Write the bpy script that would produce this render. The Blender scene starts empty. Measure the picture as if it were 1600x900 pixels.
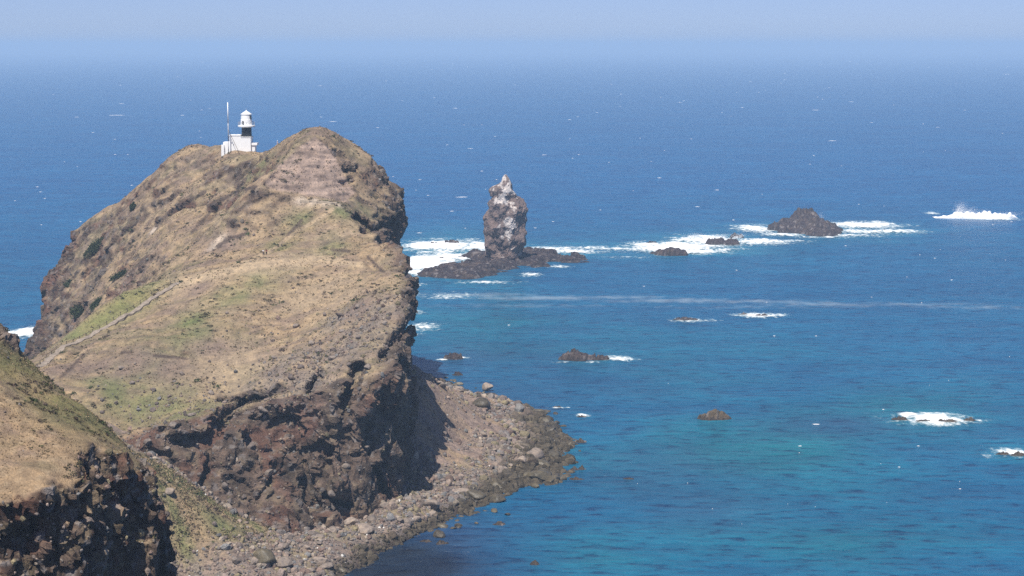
import bpy, bmesh, math, random
import numpy as np
from mathutils import Vector, Matrix
from mathutils.bvhtree import BVHTree

# ------------------------------------------------------------------ camera, light, exposure
scene = bpy.context.scene
COL = scene.collection
R = math.radians
F = 2900.0                       # focal length in photograph pixels (1600 wide)
CAMZ = 104.0                     # height of the viewpoint above the sea, m
PITCH = math.atan(380 / F)       # horizon lies 380 px above the middle
cam_data = bpy.data.cameras.new('camera')
cam_data.sensor_width = 36.0
cam_data.lens = 36.0 * F / 1600.0
cam_data.clip_start = 1.0
cam_data.clip_end = 200000.0
cam = bpy.data.objects.new('camera', cam_data)
COL.objects.link(cam)
cam.location = (0, 0, CAMZ)
cam.rotation_euler = (math.pi / 2 - PITCH, 0, 0)
scene.camera = cam

SUN = Vector((-0.17, -0.46, 0.87)).normalized()      # towards the sun
world = bpy.data.worlds.new('World')
scene.world = world
world.use_nodes = True
wn = world.node_tree
wn.nodes.clear()
sky = wn.nodes.new('ShaderNodeTexSky')
sky.sky_type = 'NISHITA'
sky.sun_disc = False
sky.sun_elevation = math.asin(SUN.z)
sky.sun_rotation = math.atan2(SUN.x, SUN.y)
sky.altitude = 50
sky.air_density = 0.45
sky.dust_density = 0.35
sky.ozone_density = 5.0
bg = wn.nodes.new('ShaderNodeBackground')
bg.inputs['Strength'].default_value = 0.076
wo = wn.nodes.new('ShaderNodeOutputWorld')
tint = wn.nodes.new('ShaderNodeMix'); tint.data_type = 'RGBA'; tint.blend_type = 'MULTIPLY'; tint.inputs[0].default_value = 1.0
tint.inputs[7].default_value = (1.03, 0.95, 1.08, 1)      # a slightly lavender spring sky
wn.links.new(sky.outputs[0], tint.inputs[6])
wn.links.new(tint.outputs[2], bg.inputs[0])
wn.links.new(bg.outputs[0], wo.inputs[0])

sun_data = bpy.data.lights.new('sun', 'SUN')
sun_data.energy = 4.4
sun_data.angle = R(0.53)
sun_data.color = (1.0, 0.95, 0.87)
sun = bpy.data.objects.new('sun', sun_data)
COL.objects.link(sun)
sun.location = (-300, 0, 400)
sun.rotation_euler = SUN.to_track_quat('Z', 'Y').to_euler()

vs = scene.view_settings
scene.display_settings.display_device = 'sRGB'
vs.view_transform = 'Standard'
vs.look = 'None'
vs.exposure = 0.5
vs.gamma = 1.0
vs.use_curve_mapping = False
cy = scene.cycles
cy.use_denoising = False
cy.use_adaptive_sampling = False
cy.max_bounces = 6
cy.volume_bounces = 1
cy.transparent_max_bounces = 12

rng = np.random.default_rng(7)
random.seed(7)
CP, SP = math.cos(PITCH), math.sin(PITCH)

# ------------------------------------------------------------------ geometry helpers
def ray(px, py):
    u = (px - 800.0) / F
    v = (450.0 - py) / F
    return np.array((u, CP + v * SP, -SP + v * CP))

def at(px, py, d):
    """World point seen at a photograph pixel, d metres ahead."""
    r = ray(px, py)
    return np.array((0, 0, CAMZ)) + r * (d / r[1])

def sea_at(px, py, z=0.0):
    r = ray(px, py)
    return np.array((0, 0, CAMZ)) + r * ((z - CAMZ) / r[2])

def pix_of(V):
    """Photograph coordinates at which world points lie - used only to find spots on the ground named from the photo."""
    d = V - np.array((0, 0, CAMZ))
    zc = d[:, 1] * CP - d[:, 2] * SP
    yc = d[:, 1] * SP + d[:, 2] * CP
    return 800 + F * d[:, 0] / zc, 450 - F * yc / zc

_prng = np.random.default_rng(11)
_perm = np.tile(_prng.permutation(256), 3).astype(np.int32)
_grad = _prng.normal(size=(256, 3)); _grad /= np.linalg.norm(_grad, axis=1)[:, None]
_grad = _grad.astype(np.float32)

def perlin(p, scale=1.0, off=0.0):
    p = (np.asarray(p, np.float32) / np.float32(scale)) + np.float32(off)
    i = np.floor(p); f = p - i
    i = i.astype(np.int32) & 255
    u = f * f * f * (f * (f * 6 - 15) + 10)
    out = 0
    for dx in (0, 1):
        a = _perm[i[:, 0] + dx]
        wx = u[:, 0] if dx else 1 - u[:, 0]
        for dy in (0, 1):
            b = _perm[a + i[:, 1] + dy]
            wy = wx * (u[:, 1] if dy else 1 - u[:, 1])
            for dz in (0, 1):
                g = _grad[_perm[b + i[:, 2] + dz]]
                w = wy * (u[:, 2] if dz else 1 - u[:, 2])
                out = out + w * (g[:, 0] * (f[:, 0] - dx) + g[:, 1] * (f[:, 1] - dy) + g[:, 2] * (f[:, 2] - dz))
    return out * 1.5

def fbm(p, scale, octs=3, off=0.0, gain=0.5):
    out = 0; a = 1.0
    for k in range(octs):
        out = out + a * perlin(p, scale / 2 ** k, off + 17.3 * k)
        a *= gain
    return out

def worley(p, scale, off=0.0):
    """Distance to the nearest feature point and that cell's random value."""
    p = np.asarray(p, np.float32) / scale + off
    i = np.floor(p).astype(np.int32)
    best = np.full(len(p), 9.0, np.float32); val = np.zeros(len(p), np.float32)
    for dx in (-1, 0, 1):
        for dy in (-1, 0, 1):
            for dz in (-1, 0, 1):
                c = i + np.array((dx, dy, dz), np.int32)
                h = _perm[(_perm[(_perm[c[:, 0] & 255] + c[:, 1]) & 255] + c[:, 2]) & 255]
                fp = c + 0.5 + 0.42 * _grad[h]
                d = np.sqrt(((p - fp) ** 2).sum(1))
                m = d < best
                best[m] = d[m]; val[m] = h[m] / 255.0
    return best, val

def p3(x, y, z=0.0):
    x = np.asarray(x, np.float32)
    return np.stack([x, np.broadcast_to(np.asarray(y, np.float32), x.shape), np.broadcast_to(np.float32(z), x.shape)], -1).reshape(-1, 3)

def sstep(a, b, x):
    t = np.clip((x - a) / (b - a), 0, 1)
    return t * t * (3 - 2 * t)

def smax(a, b, k):
    h = np.clip(0.5 + 0.5 * (a - b) / k, 0, 1)
    return b + (a - b) * h + k * h * (1 - h)

def smin(a, b, k):
    return -smax(-a, -b, k)

class TPS:
    def __init__(self, pts, smooth=0.0):
        pts = np.asarray(pts, np.float64)
        self.c = pts[:, :2] / 50.0
        n = len(pts)
        K = self._k(self.c, self.c) + smooth * np.eye(n)
        P = np.c_[np.ones(n), self.c]
        A = np.zeros((n + 3, n + 3)); A[:n, :n] = K; A[:n, n:] = P; A[n:, :n] = P.T
        self.w = np.linalg.solve(A, np.r_[pts[:, 2], 0, 0, 0])
    def _k(self, a, b):
        r2 = ((a[:, None, :] - b[None]) ** 2).sum(-1)
        return 0.5 * r2 * np.log(r2 + 1e-12)
    def __call__(self, x, y):
        sh = np.shape(x)
        q = np.c_[np.ravel(x), np.ravel(y)] / 50.0
        out = np.empty(len(q))
        for s in range(0, len(q), 60000):
            b = q[s:s + 60000]
            out[s:s + 60000] = self._k(b, self.c) @ self.w[:-3] + self.w[-3] + b @ self.w[-2:]
        return out.reshape(sh).astype(np.float32)

def sdf_poly(x, y, poly):
    poly = np.asarray(poly, np.float64)
    d = np.full(x.shape, 1e9); inside = np.zeros(x.shape, bool)
    n = len(poly)
    for i in range(n):
        a, b = poly[i], poly[(i + 1) % n]
        e = b - a
        t = np.clip(((x - a[0]) * e[0] + (y - a[1]) * e[1]) / (e @ e + 1e-12), 0, 1)
        d = np.minimum(d, (x - a[0] - t * e[0]) ** 2 + (y - a[1] - t * e[1]) ** 2)
        cnd = ((a[1] > y) != (b[1] > y)) & (x < (b[0] - a[0]) * (y - a[1]) / (b[1] - a[1] + 1e-12) + a[0])
        inside ^= cnd
    d = np.sqrt(d)
    return np.where(inside, -d, d).astype(np.float32)

def seg_dist3(p, a, b):
    e = b - a
    t = np.clip(((p - a) @ e) / (e @ e + 1e-9), 0, 1)
    return np.linalg.norm(p - a - t[:, None] * e, axis=1)

def poly_dist2(x, y, pts):
    """distance in plan to a polyline"""
    d = np.full(np.shape(x), 1e9)
    for a, b in zip(pts[:-1], pts[1:]):
        e = np.asarray(b[:2]) - np.asarray(a[:2])
        t = np.clip(((x - a[0]) * e[0] + (y - a[1]) * e[1]) / (e @ e + 1e-9), 0, 1)
        d = np.minimum(d, np.hypot(x - a[0] - t * e[0], y - a[1] - t * e[1]))
    return d

def surface_nets(f, origin, h):
    nx, ny, nz = f.shape
    s = f < 0
    def corner(a, dx, dy, dz):
        return a[dx:nx - 1 + dx, dy:ny - 1 + dy, dz:nz - 1 + dz]
    cnt = np.zeros((nx - 1, ny - 1, nz - 1), np.int8)
    for dx in (0, 1):
        for dy in (0, 1):
            for dz in (0, 1):
                cnt += corner(s, dx, dy, dz)
    act = (cnt > 0) & (cnt < 8)
    ix, iy, iz = np.nonzero(act)
    idx = np.full(act.shape, -1, np.int32)
    idx[ix, iy, iz] = np.arange(len(ix))
    acc = np.zeros((len(ix), 3)); n = np.zeros(len(ix))
    cs = [(a, b, c) for a in (0, 1) for b in (0, 1) for c in (0, 1)]
    for c in cs:
        for ax in range(3):
            if c[ax]: continue
            e = list(c); e[ax] = 1
            v0 = f[ix + c[0], iy + c[1], iz + c[2]]
            v1 = f[ix + e[0], iy + e[1], iz + e[2]]
            m = (v0 < 0) != (v1 < 0)
            t = np.where(m, v0 / np.where(m, v0 - v1, 1), 0)
            for k in range(3):
                acc[:, k] += np.where(m, c[k] + (t if k == ax else 0), 0)
            n += m
    V = (np.stack([ix, iy, iz], 1) + acc / n[:, None]) * h + np.asarray(origin)
    quads = []
    for ax in range(3):
        b, c = [(1, 2), (2, 0), (0, 1)][ax]
        sl0 = [slice(None)] * 3; sl1 = [slice(None)] * 3
        sl0[ax] = slice(0, -1); sl1[ax] = slice(1, None)
        ch = s[tuple(sl0)] != s[tuple(sl1)]
        e = np.stack(np.nonzero(ch), 1)
        ok = (e[:, b] > 0) & (e[:, c] > 0) & (e[:, b] < act.shape[b]) & (e[:, c] < act.shape[c])
        e = e[ok]
        flip = ~s[tuple(e.T)]
        def cell(ob, oc):
            q = e.copy(); q[:, b] -= ob; q[:, c] -= oc
            return idx[tuple(q.T)]
        q = np.stack([cell(0, 0), cell(1, 0), cell(1, 1), cell(0, 1)], 1)
        q[flip] = q[flip][:, ::-1]
        quads.append(q)
    return V, np.concatenate(quads)

def make_mesh(name, V, faces, smooth=True, mat=None, col=None, attrs=None):
    """faces: (n,3) or (n,4) int array"""
    me = bpy.data.meshes.new(name)
    V = np.ascontiguousarray(V, np.float32); faces = np.ascontiguousarray(faces, np.int32)
    n, k = faces.shape
    me.vertices.add(len(V)); me.vertices.foreach_set('co', V.ravel())
    me.loops.add(n * k); me.loops.foreach_set('vertex_index', faces.ravel())
    me.polygons.add(n)
    me.polygons.foreach_set('loop_start', np.arange(0, n * k, k, dtype=np.int32))
    me.polygons.foreach_set('use_smooth', np.full(n, smooth))
    me.update(calc_edges=True)
    if col is not None:
        a = me.attributes.new('tint', 'FLOAT_COLOR', 'POINT')
        a.data.foreach_set('color', np.c_[np.asarray(col, np.float32), np.ones(len(V), np.float32)].astype(np.float32).ravel())
    for k_, v_ in (attrs or {}).items():
        a = me.attributes.new(k_, 'FLOAT', 'POINT')
        a.data.foreach_set('value', np.asarray(v_, np.float32).ravel())
    if mat: me.materials.append(mat)
    return me

def normals_of(me):
    n = np.empty(len(me.vertices) * 3, np.float32)
    me.vertices.foreach_get('normal', n)
    return n.reshape(-1, 3)

def link(name, me, parent=None, label=None, cat=None, group=None, kind=None, loc=None):
    o = bpy.data.objects.new(name, me)
    COL.objects.link(o)
    if parent: o.parent = parent
    if label: o['label'] = label
    if cat: o['category'] = cat
    if group: o['group'] = group
    if kind: o['kind'] = kind
    if loc is not None: o.location = loc
    return o

# ------------------------------------------------------------------ materials
def new_mat(name):
    m = bpy.data.materials.new(name); m.use_nodes = True
    nt = m.node_tree; nt.nodes.clear()
    out = nt.nodes.new('ShaderNodeOutputMaterial')
    b = nt.nodes.new('ShaderNodeBsdfPrincipled')
    nt.links.new(b.outputs[0], out.inputs[0])
    return m, nt, b, out

def N(nt, t, **kw):
    n = nt.nodes.new(t)
    for k, v in kw.items():
        if k.startswith('i_'): n.inputs[k[2:].replace('_', ' ')].default_value = v
        else: setattr(n, k, v)
    return n

def ramp(nt, src, stops):
    r = nt.nodes.new('ShaderNodeValToRGB')
    els = r.color_ramp.elements
    while len(els) < len(stops): els.new(0.5)
    for e, (p, c) in zip(els, stops):
        e.position = p; e.color = (*c, 1) if len(c) == 3 else c
    nt.links.new(src, r.inputs[0])
    return r.outputs[0]

def mul(nt, a, b, fac=1.0, blend='MULTIPLY'):
    m = nt.nodes.new('ShaderNodeMix'); m.data_type = 'RGBA'; m.blend_type = blend
    m.inputs[0].default_value = fac
    nt.links.new(a, m.inputs[6]); nt.links.new(b, m.inputs[7])
    return m.outputs[2]

def ground_mat(name, fine=0.35, coarse=2.2, bump=0.5, rough=0.95, use_random=False):
    m, nt, b, out = new_mat(name)
    tc = N(nt, 'ShaderNodeTexCoord')
    at_ = N(nt, 'ShaderNodeAttribute', attribute_name='tint')
    n1 = N(nt, 'ShaderNodeTexNoise', i_Scale=1 / coarse, i_Detail=6.0, i_Roughness=0.65)
    n2 = N(nt, 'ShaderNodeTexNoise', i_Scale=1 / fine, i_Detail=3.0, i_Roughness=0.7)
    for n in (n1, n2): nt.links.new(tc.outputs['Object'], n.inputs['Vector'])
    c = mul(nt, at_.outputs['Color'], ramp(nt, n1.outputs['Fac'], [(0.25, (0.55, 0.55, 0.58)), (0.5, (1, 1, 1)), (0.75, (1.4, 1.34, 1.25))]))
    c = mul(nt, c, ramp(nt, n2.outputs['Fac'], [(0.3, (0.6, 0.6, 0.62)), (0.55, (1, 1, 1)), (0.75, (1.35, 1.3, 1.22))]))
    nt.links.new(c, b.inputs['Base Color'])
    b.inputs['Roughness'].default_value = rough
    b.inputs['Specular IOR Level'].default_value = 0.15
    add = N(nt, 'ShaderNodeMath', operation='ADD')
    nt.links.new(n1.outputs['Fac'], add.inputs[0]); nt.links.new(n2.outputs['Fac'], add.inputs[1])
    bp = N(nt, 'ShaderNodeBump', i_Strength=bump, i_Distance=0.5)
    nt.links.new(add.outputs[0], bp.inputs['Height'])
    nt.links.new(bp.outputs[0], b.inputs['Normal'])
    return m

def rock_obj_mat(name, c0, c1, scale=1.0, wet=False):
    """Boulder material: tone differs from object to object."""
    m, nt, b, out = new_mat(name)
    tc = N(nt, 'ShaderNodeTexCoord'); oi = N(nt, 'ShaderNodeObjectInfo')
    col = ramp(nt, oi.outputs['Random'], [(0.0, c0), (1.0, c1)])
    n1 = N(nt, 'ShaderNodeTexNoise', i_Scale=1.1 / scale, i_Detail=6.0, i_Roughness=0.7)
    vadd = N(nt, 'ShaderNodeVectorMath', operation='ADD')
    geo = N(nt, 'ShaderNodeNewGeometry')
    nt.links.new(geo.outputs['Position'], n1.inputs['Vector'])
    c = mul(nt, col, ramp(nt, n1.outputs['Fac'], [(0.28, (0.45, 0.45, 0.48)), (0.5, (1, 1, 1)), (0.72, (1.5, 1.42, 1.25))]))
    nt.links.new(c, b.inputs['Base Color'])
    b.inputs['Roughness'].default_value = 0.45 if wet else 0.9
    b.inputs['Specular IOR Level'].default_value = 0.4 if wet else 0.2
    bp = N(nt, 'ShaderNodeBump', i_Strength=0.6, i_Distance=0.3)
    nt.links.new(n1.outputs['Fac'], bp.inputs['Height']); nt.links.new(bp.outputs[0], b.inputs['Normal'])
    return m

def plain_mat(name, col, rough=0.7, var=0.12, scale=2.0, spec=0.3):
    m, nt, b, out = new_mat(name)
    tc = N(nt, 'ShaderNodeTexCoord')
    n1 = N(nt, 'ShaderNodeTexNoise', i_Scale=scale, i_Detail=4.0)
    nt.links.new(tc.outputs['Object'], n1.inputs['Vector'])
    rgb = N(nt, 'ShaderNodeRGB'); rgb.outputs[0].default_value = (*col, 1)
    c = mul(nt, rgb.outputs[0], ramp(nt, n1.outputs['Fac'], [(0.3, (1 - var,) * 3), (0.7, (1 + var,) * 3)]))
    nt.links.new(c, b.inputs['Base Color'])
    b.inputs['Roughness'].default_value = rough
    b.inputs['Specular IOR Level'].default_value = spec
    return m

M_ground = ground_mat('grass_and_rock')
M_hill = ground_mat('hill_grass_and_rock', fine=0.2, coarse=1.3)
M_beach = ground_mat('beach_ground', fine=0.4, coarse=1.6)
M_stone = ground_mat('loose_stone', fine=0.25, coarse=0.9, bump=0.6)
M_reef = ground_mat('reef_rock', fine=0.6, coarse=2.5, bump=0.8, rough=0.7)
M_white = plain_mat('white_paint', (0.86, 0.86, 0.85), 0.6, 0.04)
M_black = plain_mat('black_paint', (0.018, 0.022, 0.03), 0.5, 0.15)
M_dark = plain_mat('dark_glass', (0.03, 0.035, 0.04), 0.2, 0.1)
M_grey = plain_mat('grey_metal', (0.42, 0.42, 0.44), 0.5, 0.08)
M_wood = plain_mat('weathered_wood', (0.10, 0.075, 0.06), 0.9, 0.25)
M_skin = plain_mat('skin', (0.45, 0.27, 0.19), 0.6, 0.05)
M_cloth_white = plain_mat('white_cloth', (0.78, 0.78, 0.76), 0.9, 0.05)
M_cloth_red = plain_mat('dark_red_cloth', (0.22, 0.03, 0.03), 0.9, 0.05)
M_cloth_dark = plain_mat('dark_cloth', (0.03, 0.03, 0.04), 0.9, 0.05)
M_cloth_pale = plain_mat('pale_cloth', (0.45, 0.42, 0.48), 0.9, 0.05)
M_hair = plain_mat('dark_hair', (0.02, 0.015, 0.012), 0.7, 0.1)

# ------------------------------------------------------------------ palette (surface albedo)
TAN = np.array((0.318, 0.230, 0.140)); STRAW = np.array((0.375, 0.288, 0.190)); OLIVE = np.array((0.165, 0.142, 0.086))
GREEN = np.array((0.135, 0.150, 0.062)); SOIL = np.array((0.205, 0.150, 0.125)); ROCK = np.array((0.122, 0.088, 0.068))
DARKROCK = np.array((0.060, 0.046, 0.038)); RED = np.array((0.135, 0.068, 0.048)); PINK = np.array((0.29, 0.218, 0.180))
GREYROCK = np.array((0.21, 0.19, 0.18)); SHRUBC = np.array((0.050, 0.065, 0.030)); PALE = np.array((0.46, 0.38, 0.30))

def lay(col, m, c):
    m = np.clip(m, 0, 1)[:, None]
    return col * (1 - m) + np.asarray(c) * m

# ------------------------------------------------------------------ sea
def build_sea():
    # one sheet to the horizon; rings grow with distance
    r = np.concatenate([np.arange(200, 1500, 8.0), np.geomspace(1500, 90000, 120)])
    a = np.linspace(R(-75), R(75), 301)
    rr, aa = np.meshgrid(r, a, indexing='ij')
    x = rr * np.sin(aa); y = rr * np.cos(aa)
    # tint of the bed and depth below: deep blue offshore, teal over pale sand, violet over weed, plus a painted cliff reflection inshore
    P = p3(x.ravel(), y.ravel())
    X, Y = P[:, 0], P[:, 1]
    col = np.tile(np.array((0.005, 0.090, 0.235)), (len(P), 1))
    n = fbm(P * np.array((1, 0.55, 1)), 120, 4)
    n2 = fbm(P, 55, 3, 40)
    deep = sstep(700, 1500, np.hypot(X, Y) + n * 150)
    teal = np.array((0.006, 0.122, 0.170)); violet = np.array((0.018, 0.058, 0.142))
    col = lay(col, (1 - deep) * 0.75, np.array((0.005, 0.090, 0.188)))
    for px, py, rx, ry, s in [(1130, 720, 230, 60, 1.0), (1260, 850, 300, 40, .8), (1000, 560, 260, 50, .45), (1450, 640, 200, 50, .6), (760, 510, 120, 40, .5), (1180, 660, 180, 26, .8), (950, 860, 120, 35, .6)]:
        c = sea_at(px, py); e = sea_at(px + rx, py); g = sea_at(px, py - ry)
        q = ((X - c[0]) / (e[0] - c[0])) ** 2 + ((Y - c[1]) / (g[1] - c[1])) ** 2
        col = lay(col, s * np.exp(-q * 0.9) * (0.85 + 0.9 * n2), teal)
    for px, py, rx, ry, s in [(720, 800, 130, 60, .9), (1050, 740, 110, 40, .6), (820, 600, 160, 50, .6), (1100, 800, 120, 30, .5), (1300, 663, 120, 14, .7), (640, 880, 90, 40, 1.0), (700, 575, 70, 30, .8)]:
        c = sea_at(px, py); e = sea_at(px + rx, py); g = sea_at(px, py - ry)
        q = ((X - c[0]) / (e[0] - c[0])) ** 2 + ((Y - c[1]) / (g[1] - c[1])) ** 2
        col = lay(col, s * np.exp(-q * 0.9) * (0.8 + 0.9 * n2), violet)
    for px, py, rx, ry, s in [(690, 395, 110, 30, .8), (860, 392, 110, 12, .6), (1090, 383, 130, 18, .8), (1320, 360, 150, 14, .7), (1465, 657, 100, 16, .5), (1590, 710, 60, 12, .5), (680, 475, 90, 50, .35)]:
        c = sea_at(px, py); e = sea_at(px + rx, py); g = sea_at(px, py - ry)
        q = ((X - c[0]) / (e[0] - c[0])) ** 2 + ((Y - c[1]) / (g[1] - c[1])) ** 2
        col = lay(col, s * np.exp(-q) * (0.8 + 0.9 * n2), np.array((0.02, 0.19, 0.27)))
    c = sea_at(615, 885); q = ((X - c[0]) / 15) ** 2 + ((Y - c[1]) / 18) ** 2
    col = lay(col, 0.95 * np.exp(-q) * (0.9 + n2), np.array((0.010, 0.020, 0.040)))  # dark reflection of the cliff, painted into the water colour
    nr, na = rr.shape
    i, j = np.meshgrid(np.arange(nr - 1), np.arange(na - 1), indexing='ij')
    v = (i * na + j).ravel()
    faces = np.stack([v, v + na, v + na + 1, v + 1], 1)[:, ::-1]
    m, nt, b, out = new_mat('sea_water')
    at_ = N(nt, 'ShaderNodeAttribute', attribute_name='tint')
    geo = N(nt, 'ShaderNodeNewGeometry')
    def mapped(sx, sy, rot):
        mp = N(nt, 'ShaderNodeMapping')
        mp.inputs['Scale'].default_value = (sx, sy, 1); mp.inputs['Rotation'].default_value = (0, 0, R(rot))
        nt.links.new(geo.outputs['Position'], mp.inputs['Vector'])
        return mp.outputs[0]
    w1 = N(nt, 'ShaderNodeTexNoise', i_Scale=1.0, i_Detail=5.0, i_Roughness=0.62)
    nt.links.new(mapped(1 / 6.5, 1 / 3.0, 12), w1.inputs['Vector'])
    w2 = N(nt, 'ShaderNodeTexNoise', i_Scale=1.0, i_Detail=3.0, i_Roughness=0.55)
    nt.links.new(mapped(1 / 34.0, 1 / 17.0, -8), w2.inputs['Vector'])
    w3 = N(nt, 'ShaderNodeTexNoise', i_Scale=1.0, i_Detail=4.0, i_Roughness=0.6)
    nt.links.new(mapped(1 / 160.0, 1 / 95.0, 10), w3.inputs['Vector'])
    c = mul(nt, at_.outputs['Color'], ramp(nt, w1.outputs['Fac'], [(0.34, (0.30, 0.38, 0.52)), (0.46, (1, 1, 1)), (0.72, (1.5, 1.36, 1.25))]))
    c = mul(nt, c, ramp(nt, w2.outputs['Fac'], [(0.3, (0.70, 0.77, 0.84)), (0.7, (1.25, 1.18, 1.12))]))
    c = mul(nt, c, ramp(nt, w3.outputs['Fac'], [(0.3, (0.85, 0.88, 0.92)), (0.7, (1.14, 1.12, 1.08))]))
    nt.links.new(c, b.inputs['Base Color'])
    b.inputs['Roughness'].default_value = 0.32
    b.inputs['IOR'].default_value = 1.33
    b.inputs['Specular IOR Level'].default_value = 0.5
    b1 = N(nt, 'ShaderNodeBump', i_Strength=0.9, i_Distance=1.6)
    nt.links.new(w1.outputs['Fac'], b1.inputs['Height'])
    b2 = N(nt, 'ShaderNodeBump', i_Strength=0.8, i_Distance=3.5)
    nt.links.new(w2.outputs['Fac'], b2.inputs['Height']); nt.links.new(b1.outputs[0], b2.inputs['Normal'])
    nt.links.new(b2.outputs[0], b.inputs['Normal'])
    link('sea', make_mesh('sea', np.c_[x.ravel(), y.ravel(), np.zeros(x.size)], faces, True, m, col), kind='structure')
build_sea()

# ------------------------------------------------------------------ headland: height of the top surface
TOP = [
    # peak and its rock face
    (492, 203, 530), (470, 213, 530), (440, 219, 552), (520, 215, 531), (550, 237, 534), (585, 252, 537), (605, 282, 538), (622, 318, 538),
    (410, 284, 510), (470, 300, 509), (530, 310, 507), (450, 255, 519), (500, 250, 520), (540, 275, 521), (575, 300, 522), (600, 335, 520), (560, 338, 508),
    # ridge to the lighthouse and the far slope
    (405, 240, 572), (380, 238, 583), (345, 236, 590), (310, 228, 605), (285, 237, 606), (240, 276, 612), (200, 310, 618), (142, 340, 625), (118, 368, 628),
    (98, 402, 630), (76, 450, 630), (64, 490, 630),
    (370, 280, 560), (300, 300, 566), (220, 330, 588), (160, 400, 590), (200, 400, 562), (150, 450, 566), (110, 490, 580), (110, 520, 575), (130, 480, 560), (160, 470, 545),
    (250, 425, 505), (300, 380, 512), (350, 330, 535), (270, 360, 545), (330, 270, 585), (400, 300, 528),
    (380, 240, 574), (355, 240, 577), (400, 244, 566), (365, 246, 569), (385, 250, 563), (620, 500, 418), (612, 525, 413),
    # saddle behind the near knoll
    (450, 305, 507), (430, 350, 499), (500, 350, 494), (540, 330, 500), (420, 395, 483), (500, 400, 478), (560, 390, 474), (555, 342, 500), (590, 382, 474), (615, 425, 452), (640, 462, 428),
    (350, 385, 497), (300, 415, 484),
    # brow of the near knoll and its front slope
    (300, 430, 472), (360, 420, 471), (420, 414, 470), (500, 413, 467), (560, 422, 462), (600, 430, 450),
    (430, 470, 452), (350, 500, 440), (250, 520, 436), (200, 560, 422), (520, 470, 446), (600, 480, 422), (450, 520, 436), (550, 510, 420), (450, 560, 415), (350, 560, 423),
    (300, 600, 410), (350, 615, 406), (450, 620, 399), (520, 595, 400), (590, 545, 407), (250, 640, 401), (200, 640, 402), (200, 690, 392),
    # neck with the footpath
    (290, 426, 476), (240, 440, 471), (200, 456, 465), (150, 487, 459), (120, 513, 455), (75, 550, 442), (47, 573, 430), (260, 455, 466), (200, 495, 455), (150, 518, 449), (100, 543, 440),
    (130, 590, 418), (150, 620, 404), (100, 580, 418),
]
top_pts = [at(*t) for t in TOP]
top_pts += [(-60, 575, 66), (-45, 560, 66), (-60, 600, 52), (-90, 612, 58), (-110, 630, 52), (-40, 590, 50), (-140, 650, 30), (-165, 660, 10),
            (-118, 488, 8), (-128, 515, 2), (-140, 545, 4), (-125, 470, 14), (-128, 440, 22), (-150, 410, 24), (-180, 400, 22), (-130, 380, 22), (-100, 378, 20),
            (-64, 394, 25), (-50, 394, 26), (-37, 397, 31), (-78, 384, 24), (-15, 420, 36), (-10, 460, 40), (-15, 500, 45), (-15, 540, 50)]
top = TPS(top_pts, 0.0006)

# plan of the cliff foot
FOOT = [(-80, 359), (-70, 360), (-62, 366), (-55, 371), (-49.5, 375.5), (-46, 380), (-43.5, 389), (-41, 386), (-37, 382.5), (-33, 389), (-29, 397.5), (-26.5, 408), (-26, 421), (-25.5, 432), (-27.5, 446), (-30.5, 465), (-35.5, 484), (-37.5, 497), (-37, 509), (-36.5, 520), (-36.5, 537), (-37.5, 552), (-37, 577), (-50, 600), (-80, 626), (-110, 642), (-150, 648), (-161, 634), (-157, 608), (-150, 575),
        (-142, 550), (-134, 520), (-131, 494), (-131, 468), (-134, 452), (-150, 442), (-190, 425), (-190, 350), (-150, 345), (-112, 352), (-95, 358)]

# clefts and overhung hollows: photo points (px, py, radius px) and depth in m
CLEFTS = [([(272, 690, 7), (300, 690, 12), (328, 690, 14), (345, 665, 9), (362, 640, 6), (392, 624, 5), (412, 622, 3)], 4.0),
          ([(330, 690, 12), (324, 730, 7), (312, 758, 5), (300, 775, 4)], 3.2),
          ([(425, 662, 7), (448, 656, 12), (464, 664, 13), (474, 700, 12), (478, 740, 10), (484, 780, 12), (500, 790, 9)], 5.0),
          ([(493, 694, 8), (512, 702, 11)], 4.0),
          ([(500, 585, 7), (482, 610, 8)], 3.0), ([(560, 575, 9), (548, 612, 10), (540, 640, 8)], 3.5), ([(412, 762, 4), (440, 722, 5), (452, 700, 4)], 2.0), ([(395, 785, 3), (425, 750, 3)], 1.5),
          ([(510, 775, 6), (545, 790, 6)], 2.5), ([(585, 730, 7), (600, 765, 7)], 3.0), ([(570, 362, 5), (600, 352, 5), (618, 352, 5)], 2.5), ([(556, 340, 5), (572, 352, 6)], 2.5),
          ([(352, 640, 4), (330, 660, 4)], 1.8), ([(235, 705, 4), (262, 712, 5)], 1.8), ([(600, 560, 8), (625, 520, 7), (640, 500, 6)], 2.5), ([(540, 268, 3), (556, 264, 3)], 1.2), ([(532, 286, 3), (550, 284, 3)], 1.2)]

def line_px(px, py, pts):
    """signed px distance to a tapering stroke"""
    d = np.full(px.shape, 1e9)
    for a, b in zip(pts[:-1], pts[1:]):
        ex, ey = b[0] - a[0], b[1] - a[1]
        t = np.clip(((px - a[0]) * ex + (py - a[1]) * ey) / (ex * ex + ey * ey), 0, 1)
        d = np.minimum(d, np.hypot(px - a[0] - t * ex, py - a[1] - t * ey) - (a[2] + t * (b[2] - a[2])) * 1.12)
    return d

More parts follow.
